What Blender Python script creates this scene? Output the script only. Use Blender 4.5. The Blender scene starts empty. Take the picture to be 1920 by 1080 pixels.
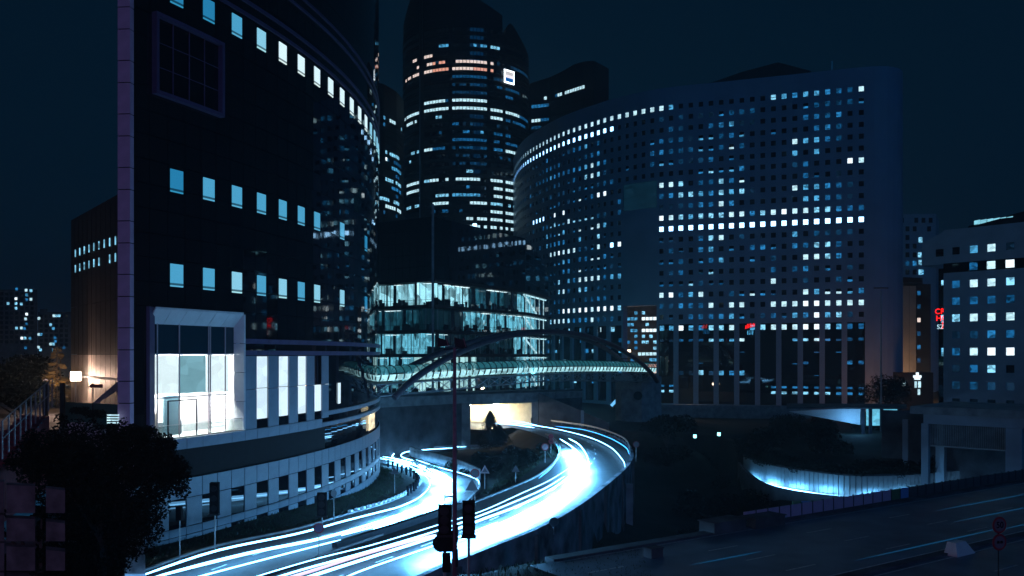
import bpy, bmesh, math, random
from math import sin, cos, pi, radians, sqrt, atan2
from mathutils import Vector, Matrix, noise
random.seed(7)
R = random.random
scene = bpy.context.scene
COL = scene.collection

# ------------------------------------------------------------------ camera, sky, light, exposure
F = 1600.0; CX = 960.0; HY = 665.0; EYE = 14.0
cam = bpy.data.cameras.new('camera'); camo = bpy.data.objects.new('camera', cam); COL.objects.link(camo)
camo.location = (0, 0, EYE); camo.rotation_euler = (radians(90), 0, 0)
cam.sensor_width = 36; cam.lens = 30.0; cam.shift_y = (HY - 540) / 1920
cam.clip_start = 0.5; cam.clip_end = 6000
scene.camera = camo

world = bpy.data.worlds.new("World"); scene.world = world; world.use_nodes = True
nt = world.node_tree; nt.nodes.clear()
wo = nt.nodes.new('ShaderNodeOutputWorld'); bg = nt.nodes.new('ShaderNodeBackground')
tc = nt.nodes.new('ShaderNodeTexCoord'); sx = nt.nodes.new('ShaderNodeSeparateXYZ'); cr = nt.nodes.new('ShaderNodeValToRGB')
nt.links.new(tc.outputs['Generated'], sx.inputs[0]); nt.links.new(sx.outputs['Z'], cr.inputs[0])
nt.links.new(cr.outputs[0], bg.inputs[0]); nt.links.new(bg.outputs[0], wo.inputs[0])
cr.color_ramp.elements[0].position = 0.0; cr.color_ramp.elements[0].color = (0.0010, 0.0105, 0.0240, 1)
cr.color_ramp.elements[1].position = 0.55; cr.color_ramp.elements[1].color = (0.0006, 0.0072, 0.0175, 1)
bg.inputs[1].default_value = 1.0

sun = bpy.data.lights.new('night_glow', 'SUN'); suno = bpy.data.objects.new('night_glow', sun); COL.objects.link(suno)
sun.energy = 0.22; sun.color = (0.01, 0.33, 1.0); sun.angle = radians(25)
suno.rotation_euler = Vector((-0.35, 0.88, -0.42)).to_track_quat('-Z', 'Y').to_euler()

scene.render.engine = 'CYCLES'
scene.cycles.max_bounces = 6; scene.cycles.diffuse_bounces = 2; scene.cycles.glossy_bounces = 3
scene.cycles.transmission_bounces = 3; scene.cycles.transparent_max_bounces = 8
scene.cycles.caustics_reflective = False; scene.cycles.caustics_refractive = False
scene.cycles.sample_clamp_indirect = 3.0
scene.cycles.use_denoising = True
scene.cycles.use_light_tree = True
vs = scene.view_settings
vs.view_transform = 'Standard'; vs.look = 'None'; vs.exposure = 0.0; vs.gamma = 1.0; vs.use_curve_mapping = False

# ------------------------------------------------------------------ helpers
def W(px, d): return (px - CX) * d / F
def Z(py, d): return EYE - (py - HY) * d / F
def zleft(d):                                   # the western road drops towards the underpass
    pts = [(-99, 0.2), (62, 0.15), (73, -0.6), (83, -1.3), (96, -2.2), (113, -3.2), (130, -3.6), (999, -3.6)]
    for (a, za), (b, zb) in zip(pts, pts[1:]):
        if d <= b: return za + (zb - za) * max(0, (d - a)) / (b - a)
    return -3.6
def G(px, py, z=0.0):
    d = (EYE - z) * F / (py - HY); return Vector((W(px, d), d, z))
def GL(px, py, up=0.0):
    d = 100
    for _ in range(30): d = 0.5 * d + 0.5 * (EYE - zleft(d) - up) * F / (py - HY)
    return Vector((W(px, d), d, zleft(d) + up))

def smooth(pts, n):
    """Catmull-Rom through pts, n points evenly spaced by length"""
    P = [Vector(p) for p in pts]
    P = [P[0] * 2 - P[1]] + P + [P[-1] * 2 - P[-2]]
    out = []
    for i in range(1, len(P) - 2):
        for k in range(16):
            t = k / 16; a, b, c, d = P[i - 1], P[i], P[i + 1], P[i + 2]
            out.append(0.5 * ((2 * b) + (c - a) * t + (2 * a - 5 * b + 4 * c - d) * t * t + (3 * b - a - 3 * c + d) * t ** 3))
    out.append(P[-2])
    L = [0]
    for a, b in zip(out, out[1:]): L.append(L[-1] + (b - a).length)
    res = []; j = 0
    for i in range(n):
        s = L[-1] * i / (n - 1)
        while j < len(L) - 2 and L[j + 1] < s: j += 1
        f = (s - L[j]) / max(1e-9, L[j + 1] - L[j]); res.append(out[j].lerp(out[j + 1], min(1, f)))
    return res

class Plan:
    """a plan curve sampled by arc length; outward = to the right-hand side given by sign"""
    def __init__(s, pts, out=1, n=None):
        s.p = [Vector((p[0], p[1])) for p in pts]; s.L = [0]; s.out = out
        for a, b in zip(s.p, s.p[1:]): s.L.append(s.L[-1] + (b - a).length)
        s.s0 = 0
    def at(s, u):
        u = u - s.s0; L = s.L; lo, hi = 0, len(L) - 2
        while lo < hi:
            m = (lo + hi + 1) // 2
            if L[m] <= u: lo = m
            else: hi = m - 1
        a, b = s.p[lo], s.p[lo + 1]; t = (b - a).normalized()
        return a + t * (u - L[lo]), t, Vector((t.y, -t.x)) * s.out
    def P(s, u, off, z):
        p, t, n = s.at(u); q = p + n * off; return Vector((q.x, q.y, z))
    def ang(s, u):
        _, t, _ = s.at(u); return atan2(t.y, t.x)
    def px(s, u):
        p = s.at(u)[0]; return CX + F * p.x / p.y
    def find(s, px, lo, hi):
        for _ in range(40):
            m = (lo + hi) / 2
            if s.px(m) < px: lo = m
            else: hi = m
        return (lo + hi) / 2

def wmat(o):
    b = Matrix.LocRotScale(o.location, o.rotation_euler, o.scale)
    return (wmat(o.parent) @ o.matrix_parent_inverse @ b) if o.parent else b

class MB:
    def __init__(s): s.v = []; s.f = []; s.m = []
    def quad(s, a, b, c, d, m=0):
        n = len(s.v); s.v += [tuple(a), tuple(b), tuple(c), tuple(d)]; s.f.append((n, n + 1, n + 2, n + 3)); s.m.append(m)
    def tri(s, a, b, c, m=0):
        n = len(s.v); s.v += [tuple(a), tuple(b), tuple(c)]; s.f.append((n, n + 1, n + 2)); s.m.append(m)
    def hexa(s, q, m=0):
        n = len(s.v); s.v += [tuple(p) for p in q]
        for f in ((0, 3, 2, 1), (4, 5, 6, 7), (0, 1, 5, 4), (1, 2, 6, 5), (2, 3, 7, 6), (3, 0, 4, 7)):
            s.f.append(tuple(n + i for i in f)); s.m.append(m)
    def box(s, c, d, rz=0, m=0):
        x, y, z = d[0] / 2, d[1] / 2, d[2] / 2; ca, sa = cos(rz), sin(rz); q = []
        for zz in (-z, z):
            for a, b in ((-x, -y), (x, -y), (x, y), (-x, y)):
                q.append((c[0] + a * ca - b * sa, c[1] + a * sa + b * ca, c[2] + zz))
        s.hexa(q, m)
    def beam(s, a, b, w, h=None, m=0):
        a = Vector(a); b = Vector(b); h = h or w; t = (b - a).normalized()
        up = Vector((0, 0, 1)) if abs(t.z) < .99 else Vector((0, 1, 0))
        r = t.cross(up).normalized(); u = r.cross(t)
        q = []
        for p in (a, b):
            for i, j in ((-1, -1), (1, -1), (1, 1), (-1, 1)): q.append(p + r * i * w / 2 + u * j * h / 2)
        s.hexa(q, m)
    def tube(s, path, r, n=6, m=0, caps=True):
        path = [Vector(p) for p in path]; base = len(s.v); N = len(path)
        for i, p in enumerate(path):
            t = (path[min(N - 1, i + 1)] - path[max(0, i - 1)]).normalized()
            up = Vector((0, 0, 1)) if abs(t.z) < .95 else Vector((0, 1, 0))
            x = t.cross(up).normalized(); y = x.cross(t); rr = r(i / (N - 1)) if callable(r) else r
            for k in range(n):
                a = 2 * pi * k / n; s.v.append(tuple(p + x * cos(a) * rr + y * sin(a) * rr))
        for i in range(N - 1):
            for k in range(n):
                a = base + i * n + k; b = base + i * n + (k + 1) % n
                s.f.append((a, b, b + n, a + n)); s.m.append(m)
        if caps:
            s.f.append(tuple(base + k for k in range(n - 1, -1, -1))); s.m.append(m)
            s.f.append(tuple(base + (N - 1) * n + k for k in range(n))); s.m.append(m)
    def cyl(s, c, r, h, n=12, m=0, r2=None):
        s.tube([c, (c[0], c[1], c[2] + h)], (lambda t: r + ((r2 if r2 is not None else r) - r) * t), n, m)
    def mesh(s, name, mats, smoothf=False):
        me = bpy.data.meshes.new(name); me.from_pydata(s.v, [], s.f)
        for mt in (mats if isinstance(mats, (list, tuple)) else [mats]): me.materials.append(mt)
        if len(me.polygons): me.polygons.foreach_set('material_index', s.m)
        if smoothf: me.polygons.foreach_set('use_smooth', [True] * len(me.polygons))
        me.update(); return me
    def obj(s, name, mats, parent=None, smoothf=False, kind=None):
        o = bpy.data.objects.new(name, s.mesh(name, mats, smoothf)); COL.objects.link(o)
        if parent: o.parent = parent; o.matrix_parent_inverse = wmat(parent).inverted()
        if kind: o['kind'] = kind
        return o

def empty(name, loc, label, cat, group=None, rz=0):
    o = bpy.data.objects.new(name, None); COL.objects.link(o); o.location = loc; o.rotation_euler = (0, 0, rz)
    o['label'] = label; o['category'] = cat
    if group: o['group'] = group
    return o
def tag(o, label, cat, group=None):
    o['label'] = label; o['category'] = cat
    if group: o['group'] = group
    return o
def place(me, name, parent, loc, rz=0, scale=(1, 1, 1)):
    """a piece sharing mesh data; loc and rz in world"""
    o = bpy.data.objects.new(name, me); COL.objects.link(o)
    if parent: o.parent = parent; o.matrix_parent_inverse = wmat(parent).inverted()
    o.location = loc
    o.rotation_euler = (0, 0, rz); o.scale = scale
    return o

# ------------------------------------------------------------------ materials
def mat(name, col, rough=.6, metal=0, spec=.5, nscale=None, namt=.25, bump=0, bscale=8, ior=None):
    m = bpy.data.materials.new(name); m.use_nodes = True; t = m.node_tree; b = t.nodes['Principled BSDF']
    b.inputs['Base Color'].default_value = (*col, 1); b.inputs['Roughness'].default_value = rough
    b.inputs['Metallic'].default_value = metal; b.inputs['Specular IOR Level'].default_value = spec
    if ior: b.inputs['IOR'].default_value = ior
    if nscale or bump:
        tcn = t.nodes.new('ShaderNodeTexCoord')
    if nscale:
        n = t.nodes.new('ShaderNodeTexNoise'); n.inputs['Scale'].default_value = nscale; n.inputs['Detail'].default_value = 6
        t.links.new(tcn.outputs['Object'], n.inputs['Vector'])
        mx = t.nodes.new('ShaderNodeMix'); mx.data_type = 'RGBA'
        mr = t.nodes.new('ShaderNodeMapRange'); mr.inputs[1].default_value = .3; mr.inputs[2].default_value = .7
        t.links.new(n.outputs[0], mr.inputs[0]); t.links.new(mr.outputs[0], mx.inputs[0])
        mx.inputs[6].default_value = (*[c * (1 - namt) for c in col], 1); mx.inputs[7].default_value = (*[min(1, c * (1 + namt)) for c in col], 1)
        t.links.new(mx.outputs[2], b.inputs['Base Color'])
    if bump:
        n2 = t.nodes.new('ShaderNodeTexNoise'); n2.inputs['Scale'].default_value = bscale; n2.inputs['Detail'].default_value = 4
        t.links.new(tcn.outputs['Object'], n2.inputs['Vector'])
        bp = t.nodes.new('ShaderNodeBump'); bp.inputs['Strength'].default_value = bump; bp.inputs['Distance'].default_value = .1
        t.links.new(n2.outputs[0], bp.inputs['Height']); t.links.new(bp.outputs[0], b.inputs['Normal'])
    return m
def emis(name, col, st=1.0, sample='NONE', vary=0.0, vscale=.9, base=(.02, .02, .02), vmap=(1, 1, 1.6)):
    m = bpy.data.materials.new(name); m.use_nodes = True; t = m.node_tree; b = t.nodes['Principled BSDF']
    b.inputs['Base Color'].default_value = (*base, 1); b.inputs['Roughness'].default_value = .15
    b.inputs['Emission Color'].default_value = (*col, 1); b.inputs['Emission Strength'].default_value = st
    if vary:
        g = t.nodes.new('ShaderNodeNewGeometry'); mp = t.nodes.new('ShaderNodeMapping'); mp.inputs['Scale'].default_value = vmap
        v = t.nodes.new('ShaderNodeTexVoronoi'); v.inputs['Scale'].default_value = vscale
        n = t.nodes.new('ShaderNodeTexNoise'); n.inputs['Scale'].default_value = vscale * 1.7
        t.links.new(g.outputs['Position'], mp.inputs[0]); t.links.new(mp.outputs[0], v.inputs['Vector']); t.links.new(mp.outputs[0], n.inputs['Vector'])
        s2 = t.nodes.new('ShaderNodeSeparateColor'); t.links.new(v.outputs['Color'], s2.inputs[0])
        a = t.nodes.new('ShaderNodeMath'); a.operation = 'ADD'; t.links.new(s2.outputs[0], a.inputs[0]); t.links.new(n.outputs[0], a.inputs[1])
        r = t.nodes.new('ShaderNodeMapRange'); r.inputs[1].default_value = .4; r.inputs[2].default_value = 1.4
        r.inputs[3].default_value = st * (1 - vary); r.inputs[4].default_value = st * (1 + vary)
        t.links.new(a.outputs[0], r.inputs[0]); t.links.new(r.outputs[0], b.inputs['Emission Strength'])
    m.cycles.emission_sampling = sample
    return m

LV = {1: (.002, .012, .03), 2: (.003, .03, .075), 3: (.003, .05, .13), 4: (.006, .085, .22), 5: (.015, .16, .38), 6: (.06, .31, .56),
      7: (.22, .60, .85), 8: (.60, .95, 1.08), 9: (1.25, 1.5, 1.6), 10: (1.6, 3.2, 5.0), 11: (.95, .42, .30), 12: (1.0, .8, .72)}
WM = {k: emis('lit_glass_%d' % k, v, 1.0, 'NONE', vary=(.75 if k < 8 else .35 if k < 9 else .12), vscale=1.15) for k, v in LV.items()}
M = {}
M['glass'] = mat('dark_curtain_glass', (.004, .006, .010), .03, 0, .5, bump=.035, bscale=.35, ior=1.7)
M['glass2'] = mat('dark_window_glass', (.003, .006, .012), .02, 0, .5, ior=1.5)
M['spandrel'] = mat('dark_spandrel', (.006, .007, .011), .6, 0, .15, nscale=2)
M['panel'] = mat('pale_stone_panel', (.26, .31, .38), .38, 0, .5, nscale=1.3, namt=.10, bump=.05, bscale=30)
M['oldwall'] = mat('ivy_stained_wall', (.24, .22, .25), .9, 0, .1, nscale=.45, namt=.85, bump=.5, bscale=2.5)
M['purple'] = mat('lilac_lit_stone_panel', (.62, .40, .58), .5, 0, .4, nscale=1.5, namt=.10, bump=.05, bscale=30)  # street light's lilac also put into the stone colour
M['purplebelt'] = mat('lilac_belt', (.10, .08, .17), .45, 0, .4, nscale=1.5, namt=.12)
M['white'] = mat('white_reveal', (.75, .75, .76), .5, nscale=2, namt=.05)
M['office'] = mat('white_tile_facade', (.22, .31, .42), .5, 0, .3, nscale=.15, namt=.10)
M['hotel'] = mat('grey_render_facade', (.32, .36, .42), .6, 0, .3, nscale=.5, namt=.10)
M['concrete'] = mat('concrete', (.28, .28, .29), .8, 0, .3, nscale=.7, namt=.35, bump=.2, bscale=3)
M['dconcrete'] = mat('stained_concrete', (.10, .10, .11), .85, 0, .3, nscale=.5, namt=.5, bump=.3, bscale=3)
M['metal'] = mat('dark_painted_steel', (.018, .020, .028), .6, 0, .2, nscale=3)
M['steel'] = mat('steel_arch_paint', (.075, .06, .085), .45, .2, .5, nscale=2)
M['redpole'] = mat('pink_lit_mast_paint', (.24, .12, .17), .5, 0, .5, nscale=4)  # pink of the street light also put into the mast colour
M['galv'] = mat('galvanised_steel', (.35, .36, .38), .45, .6, .5, nscale=6)
M['black'] = mat('black_plastic', (.006, .007, .010), .8, 0, .1)
M['signback'] = mat('sign_back_grey', (.12, .12, .14), .6)
M['signred'] = mat('sign_red', (.30, .02, .035), .5)
M['signwhite'] = mat('sign_white', (.55, .5, .55), .5)
M['signdark'] = mat('sign_dark', (.006, .008, .014), .8, 0, .1)
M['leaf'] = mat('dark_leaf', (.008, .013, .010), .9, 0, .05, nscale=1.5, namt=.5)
M['bark'] = mat('bark', (.05, .04, .035), .9, nscale=5, namt=.4)
M['grass'] = mat('verge_grass', (.025, .040, .022), .9, 0, .1, nscale=.5, namt=.5)
M['asphalt'] = mat('asphalt', (.055, .057, .06), .55, 0, .5, nscale=1.2, namt=.35, bump=.25, bscale=18)
M['asphalt2'] = mat('blue_lit_worn_asphalt', (.10, .15, .20), .45, 0, .5, nscale=.35, namt=.40, bump=.15, bscale=14)  # worn asphalt, with the avenue's blue light put into its tint
M['paint'] = mat('road_marking', (.6, .6, .6), .6, nscale=4, namt=.3)
M['ground'] = mat('bare_ground', (.022, .024, .020), .95, 0, .1, nscale=.25, namt=.5, bump=.5, bscale=1.2)
M['brown'] = mat('brown_cladding', (.040, .034, .032), .5, 0, .4, nscale=.6, namt=.3)
M['redstep'] = mat('red_stair_covering', (.22, .035, .05), .8, nscale=3)
M['pinkwall'] = mat('pink_lit_concrete', (.46, .36, .40), .8, nscale=1.6, namt=.5, bump=.3, bscale=5)  # pink lamp light also put into the concrete colour
M['trail'] = emis('headlight_streak', (.19, .55, 1.0), 9, 'AUTO')
M['trailhot'] = emis('headlight_streak_hot', (.19, .56, 1.0), 19, 'AUTO')
M['trailsoft'] = emis('streak_and_rail_glow', (.05, .40, 1.0), 4, 'AUTO')
M['trailpink'] = emis('headlight_streak_pink', (.8, .62, .9), 1.3, 'NONE')
# ------------------------------------------------------------------ roads and terrain
def ribbon(L, Rr, n, sub=5):
    A = smooth(L, n); B = smooth(Rr, n); return A, B, sub
def ribbon_obj(name, rb, matl, dz=0.0, kind='structure'):
    A, B, sub = rb; m = MB(); n = len(A)
    for i in range(n):
        for k in range(sub + 1):
            p = A[i].lerp(B[i], k / sub); m.v.append((p.x, p.y, p.z + dz))
    for i in range(n - 1):
        for k in range(sub):
            a = i * (sub + 1) + k; m.f.append((a, a + 1, a + sub + 2, a + sub + 1)); m.m.append(0)
    return m.obj(name, matl, smoothf=True, kind=kind)
inB = [(430, 1110), (490, 1080), (640, 1031), (760, 990), (860, 955), (950, 920), (1010, 893), (1042, 867), (1050, 847), (1030, 824), (980, 806), (925, 797), (860, 793)]
outB = [(700, 1130), (800, 1076), (900, 1035), (1000, 995), (1080, 950), (1140, 905), (1175, 872), (1181, 850), (1165, 828), (1110, 808), (1040, 797), (985, 790), (930, 787)]
rbB = ribbon([G(*p) for p in inB], [G(*p) for p in outB], 90)
outA = [(150, 1115), (262, 1076), (400, 1028), (556, 994), (645, 968), (735, 941), (780, 917), (792, 900), (775, 884), (735, 872), (690, 866), (640, 866)]
inA = [(350, 1130), (478, 1084), (636, 1028), (752, 992), (842, 962), (884, 930), (897, 908), (872, 888), (822, 872), (770, 859), (735, 852), (690, 848)]
rbA = ribbon([GL(*p) for p in outA], [GL(*p) for p in inA], 90)
outC = [(700, 856), (728, 846), (760, 840), (820, 836), (900, 833), (1010, 832)]
inC = [(760, 863), (770, 855), (790, 849), (830, 845), (900, 842), (1010, 839)]
rbC = ribbon([GL(*p) for p in outC], [GL(*p) for p in inC], 40)
ribbon_obj('ring_road', rbB, M['asphalt'], .02)
ribbon_obj('slip_road', rbA, M['asphalt'], .03)
ribbon_obj('turning_road', rbC, M['asphalt'], .012)
# avenue on the right
AV0 = Vector((5.8, 60.4, 0)); AVD = Vector((.83, .557, 0)).normalized(); AVN = Vector((AVD.y, -AVD.x, 0))
def AV(s, w, z=0): return AV0 + AVD * s + AVN * w + Vector((0, 0, z))
rbD = ([AV(s * 4 - 6, 0.6) for s in range(50)], [AV(s * 4 - 6, 30) for s in range(50)], 6)
ribbon_obj('avenue', rbD, M['asphalt2'], .02)
# pit road on the right
rimpx = [(1388, 868), (1400, 882), (1430, 904), (1480, 919), (1560, 930), (1640, 936), (1720, 938), (1800, 936)]
rim = smooth([G(p[0], p[1], -3.0) for p in rimpx], 50)
wallpx = [(1385, 872), (1400, 896), (1440, 912), (1500, 925), (1600, 938), (1700, 936), (1800, 926), (1930, 915)]
pitwall = smooth([G(p[0], p[1], -7.0) for p in wallpx], 60)
rbE = ([p + Vector((0, -1.0, 0)) for p in smooth(pitwall, 50)], [Vector((p.x, p.y - 9.0, -7.0)) for p in smooth(pitwall, 50)], 4)
ribbon_obj('underpass_road', rbE, M['asphalt'], .02)

samp = []
for rb, w in ((rbB, 0), (rbA, 0), (rbC, 0), (rbE, 0)):
    A, B, _ = rb
    for i in range(0, len(A), 1):
        hw = (A[i] - B[i]).length / 2; c = (A[i] + B[i]) / 2
        for k in (-.66, 0, .66): samp.append((c.lerp(B[i], k) if k >= 0 else c.lerp(A[i], -k), hw * .36, rb is rbB, i))
ctrl = [(-60, 40, 0), (-40, 60, 0), (-30, 80, 0), (-40, 120, -3.6), (-20, 150, -3.5), (0, 40, -.3), (0, 10, -.3), (20, 20, 0), (60, 30, 0), (0, 90, -.4), (-2, 110, -1.2), (0, 125, -1.2),
        (-5, 140, -2.5), (5, 60, -2), (14, 75, -6), (20, 95, -8), (26, 110, -8), (22, 130, -7), (25, 150, -4), (20, 165, -1), (10, 185, 0), (30, 187, -.8), (60, 190, -1.6), (90, 185, -1.4), (60, 215, -3.2), (100, 215, -3.2), (30, 215, -3), (10, 215, -3), (75, 158, -.2), (85, 165, -.3), (60, 160, -.8), (140, 170, 1),
        (28, 90, -4), (40, 95, -3.4), (50, 95, -3.2), (38, 108, -4), (45, 130, -3), (60, 135, -2), (40, 150, -2), (0, 250, -3), (60, 250, -3), (120, 250, -3), (-80, 200, 3), (-150, 100, 3),
        (-90, 400, 0), (200, 300, 0), (300, 100, 0), (0, 600, 0), (-300, 600, 0), (300, 600, 0), (1500, 2500, 0), (-1500, 2500, 0), (0, 2500, 0)]
OE = [Vector((p.x, p.y)) for p in rbB[1]]
def interp(pts, x):
    for a, b in zip(pts, pts[1:]):
        if min(a.x, b.x) <= x <= max(a.x, b.x) and a.x != b.x: return a.y + (b.y - a.y) * (x - a.x) / (b.x - a.x)
    return pts[0].y if abs(x - pts[0].x) < abs(x - pts[-1].x) else pts[-1].y
def Hbase(x, y):
    sw = sz = 0
    for (a, b, c) in ctrl:
        w = 1.0 / ((x - a) ** 2 + (y - b) ** 2 + 4) ** 1.8; sw += w; sz += w * c
    return sz / sw
def sm(t): t = max(0, min(1, t)); return t * t * (3 - 2 * t)
GRID = {}
for s_ in samp:
    GRID.setdefault((int(s_[0].x // 8), int(s_[0].y // 8)), []).append(s_)
def H(x, y):
    h = Hbase(x, y)
    bi = None
    for i_ in range(0, 74, 2):
        e_ = OE[i_]; q_ = (e_.x - x) ** 2 + (e_.y - y) ** 2
        if bi is None or q_ < bi[0]: bi = (q_, i_)
    low = 0
    if bi[0] < 900 and bi[1] > 0:
        i_ = bi[1]; t_ = OE[i_ + 1] - OE[i_ - 1]; sd = ((x - OE[i_].x) * t_.y - (y - OE[i_].y) * t_.x) / sqrt(t_.x ** 2 + t_.y ** 2)
        if sd > -.5: h = min(h, -4.8) if sd < 10 else h; low = 1
    if 33 < x < 92:
        ry = interp(rim, x); wy = interp(pitwall, x)
        if ry + .8 < y < wy + 2.4: h = -7.25
        elif wy + 2.4 <= y < wy + 8: h = max(h, -3.6)
    # avenue strip
    d = Vector((x, y, 0)) - AV0; w = d.dot(AVN)
    if w > -4: h = h + (-.12 - h) * sm((w + 4) / 3.6)
    best = None; ci, cj = int(x // 8), int(y // 8)
    for i in (-1, 0, 1):
        for j in (-1, 0, 1):
            for (p, hw, isB, k) in GRID.get((ci + i, cj + j), ()):
                dd = sqrt((p.x - x) ** 2 + (p.y - y) ** 2) - hw
                if best is None or dd < best[0]: best = (dd, p, isB)
    if best and not low:
        dd, p, isB = best
        rng = 4.5
        if isB and x > p.x and y < 150: rng = 1.6
        f = sm((dd - 1.2) / rng); h = (p.z - .16) * (1 - f) + h * f
    return h
xs = [-3000, -1500, -800, -400, -250, -160, -120, -90, -75] + [-65 + 1.5 * i for i in range(int(130 / 1.5))] + [66 + 3 * i for i in range(14)] + [120, 150, 200, 300, 500, 900, 1600, 3000]
ys = [-60, -20, 0, 15, 28, 36] + [42 + 1.6 * i for i in range(85)] + [180, 186, 194, 204, 220, 240, 270, 320, 400, 600, 1000, 2000, 4000]
m = MB(); nx = len(xs)
for y in ys:
    for x in xs: m.v.append((x, y, H(x, y) + (0.12 * (noise.noise((x * .35, y * .35, 0))) if 1 else 0) * 0.6))
for j in range(len(ys) - 1):
    for i in range(nx - 1):
        a = j * nx + i; m.f.append((a, a + 1, a + nx + 1, a + nx)); m.m.append(0)
m.obj('ground', M['ground'], smoothf=True, kind='structure')

# kerbs, parapets
def wall_strip(path, h, t, z0=0.0, zfoot=None, m=None, side=1):
    """extruded wall along path"""
    m = m or MB(); n = len(path)
    for i in range(n - 1):
        a, b = path[i], path[i + 1]
        def nn(i):
            q = path[min(n - 1, i + 1)] - path[max(0, i - 1)]; q.z = 0; q.normalize(); return Vector((q.y, -q.x, 0)) * side * t
        na, nb = nn(i), nn(i + 1); f = Vector((0, 0, 1))
        la = (zfoot - a.z) if zfoot is not None else z0; lb = (zfoot - b.z) if zfoot is not None else z0
        if i % 1 == 0: m.hexa([a + f * la, b + f * lb, b + nb + f * lb, a + na + f * la, a + f * h, b + f * h, b + nb + f * h, a + na + f * h])
    return m
# outer parapet of the ring road with the tall retaining wall below (near half) and the kerb at the far half
A, B, _ = rbB
out_edge = [Vector((p.x, p.y, p.z)) for p in B]
rw = tag(wall_strip(out_edge[2:74], .22, .45, zfoot=-9.0, side=1).obj('retaining_wall', M['oldwall']), 'tall curved stained concrete wall holding up the outer edge of the bright bending road', 'retaining wall')
# buttress pilasters on the wall
for i in range(6, 70, 7):
    p = out_edge[i]; q = out_edge[i + 1] - p; n_ = Vector((q.y, -q.x, 0)).normalized()
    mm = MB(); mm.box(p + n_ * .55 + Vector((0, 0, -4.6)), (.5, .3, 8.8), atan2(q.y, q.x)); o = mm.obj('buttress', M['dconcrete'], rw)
# guard rail on the outer edge: posts and beam
def guard_rail(path, label, off, hh=.62, group=None, step=2, litm=None):
    root = empty('guard_rail', path[0], label, 'guard rail', group)
    pts = [p + off for p in path]
    mm = MB()
    for a, b in zip(pts, pts[1:]):
        mm.beam(a + Vector((0, 0, hh)), b + Vector((0, 0, hh)), .06, .28)
    mm.obj('rail_beam', litm or M['galv'], root)
    pm = MB(); pm.box((0, 0, hh / 2), (.1, .1, hh)); pme = pm.mesh('rail_post', M['galv'])
    for i in range(0, len(pts), step): place(pme, 'post', root, pts[i])
    return root
guard_rail(out_edge[44:86], 'guard rail following the outer rim of the sweeping bend towards the tunnel', Vector((0, 0, .2)), .6)
inner_edge = [p.copy() for p in A]
guard_rail(inner_edge[44:66], 'guard rail on the inner side of the bend beside the dark island', Vector((0, 0, .0)), .6)
# kerbs
def kerb(path, name, off=.0, side=1):
    o = wall_strip(path, .16, .25, z0=-.2, side=side).obj(name, M['concrete']); o['kind'] = 'structure'; return o
kerb(inner_edge[:60], 'kerb', side=-1)
kerb([p.copy() for p in rbA[0]][:70], 'kerb', side=-1)
kerb([p.copy() for p in rbA[1]][16:74], 'kerb', side=1)
# alternating painted kerb blocks on the slip road bend
bm_ = MB(); bm_.box((0, 0, .2), (.55, .35, .28)); bmw = bm_.mesh('kerb_block', M['white'])
pth = smooth(rbA[0][30:62], 46)
kb = empty('painted_kerb', pth[0], 'row of white kerb blocks along the inside of the bright slip road bend', 'kerb blocks')
for i, p in enumerate(pth):
    q = pth[min(45, i + 1)] - pth[max(0, i - 1)]
    if i % 2 == 0: place(bmw, 'kerb_block', kb, p + Vector((-.25, .0, .02)), atan2(q.y, q.x))
# delineator posts on the grass
pth = smooth([GL(*p) for p in [(728, 876), (752, 886), (775, 897), (784, 908), (780, 918), (765, 930)]], 15)
dm = MB(); dm.cyl((0, 0, 0), .16, .9, 8); dm.cyl((0, 0, .9), .20, .25, 8); dme = dm.mesh('delineator', M['black'])
for i, p in enumerate(pth):
    o = place(dme, 'bollard', None, p)
    tag(o, 'black short bollard in the curved row beside the podium at the slip road bend', 'bollard', 'black bollards round the slip road bend')
# island retaining wall (lit)
iw = [GL(*p) for p in [(765, 853), (790, 862), (830, 873), (870, 887), (894, 900)]]
iw = [p + Vector((0.5, .3, 0)) for p in smooth(iw, 30)]
tag(wall_strip(iw, 1.5, .35, z0=-1, side=1).obj('low_wall', M['concrete']), 'low concrete wall between slip road and the dark grassy island', 'low wall')
iw2 = smooth([GL(*p) + Vector((0, -.4, 0)) for p in [(790, 848), (850, 844), (930, 843), (1010, 842)]], 24)
guard_rail(iw2, 'guard rail along the road behind the dark island', Vector((0, 0, 0)), .8)
# median barrier between the two roads
md = [G(636, 1033), G(700, 1012), G(760, 993), G(820, 972), G(870, 955)]
md = smooth([p + Vector((-.6, .4, 0)) for p in md], 24)
mdo = empty('median_barrier', md[0], 'dark low barrier between the slip road and the main road', 'road barrier')
o = wall_strip(md, .55, .5, z0=-.4).obj('barrier_body', M['metal'], mdo)
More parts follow.
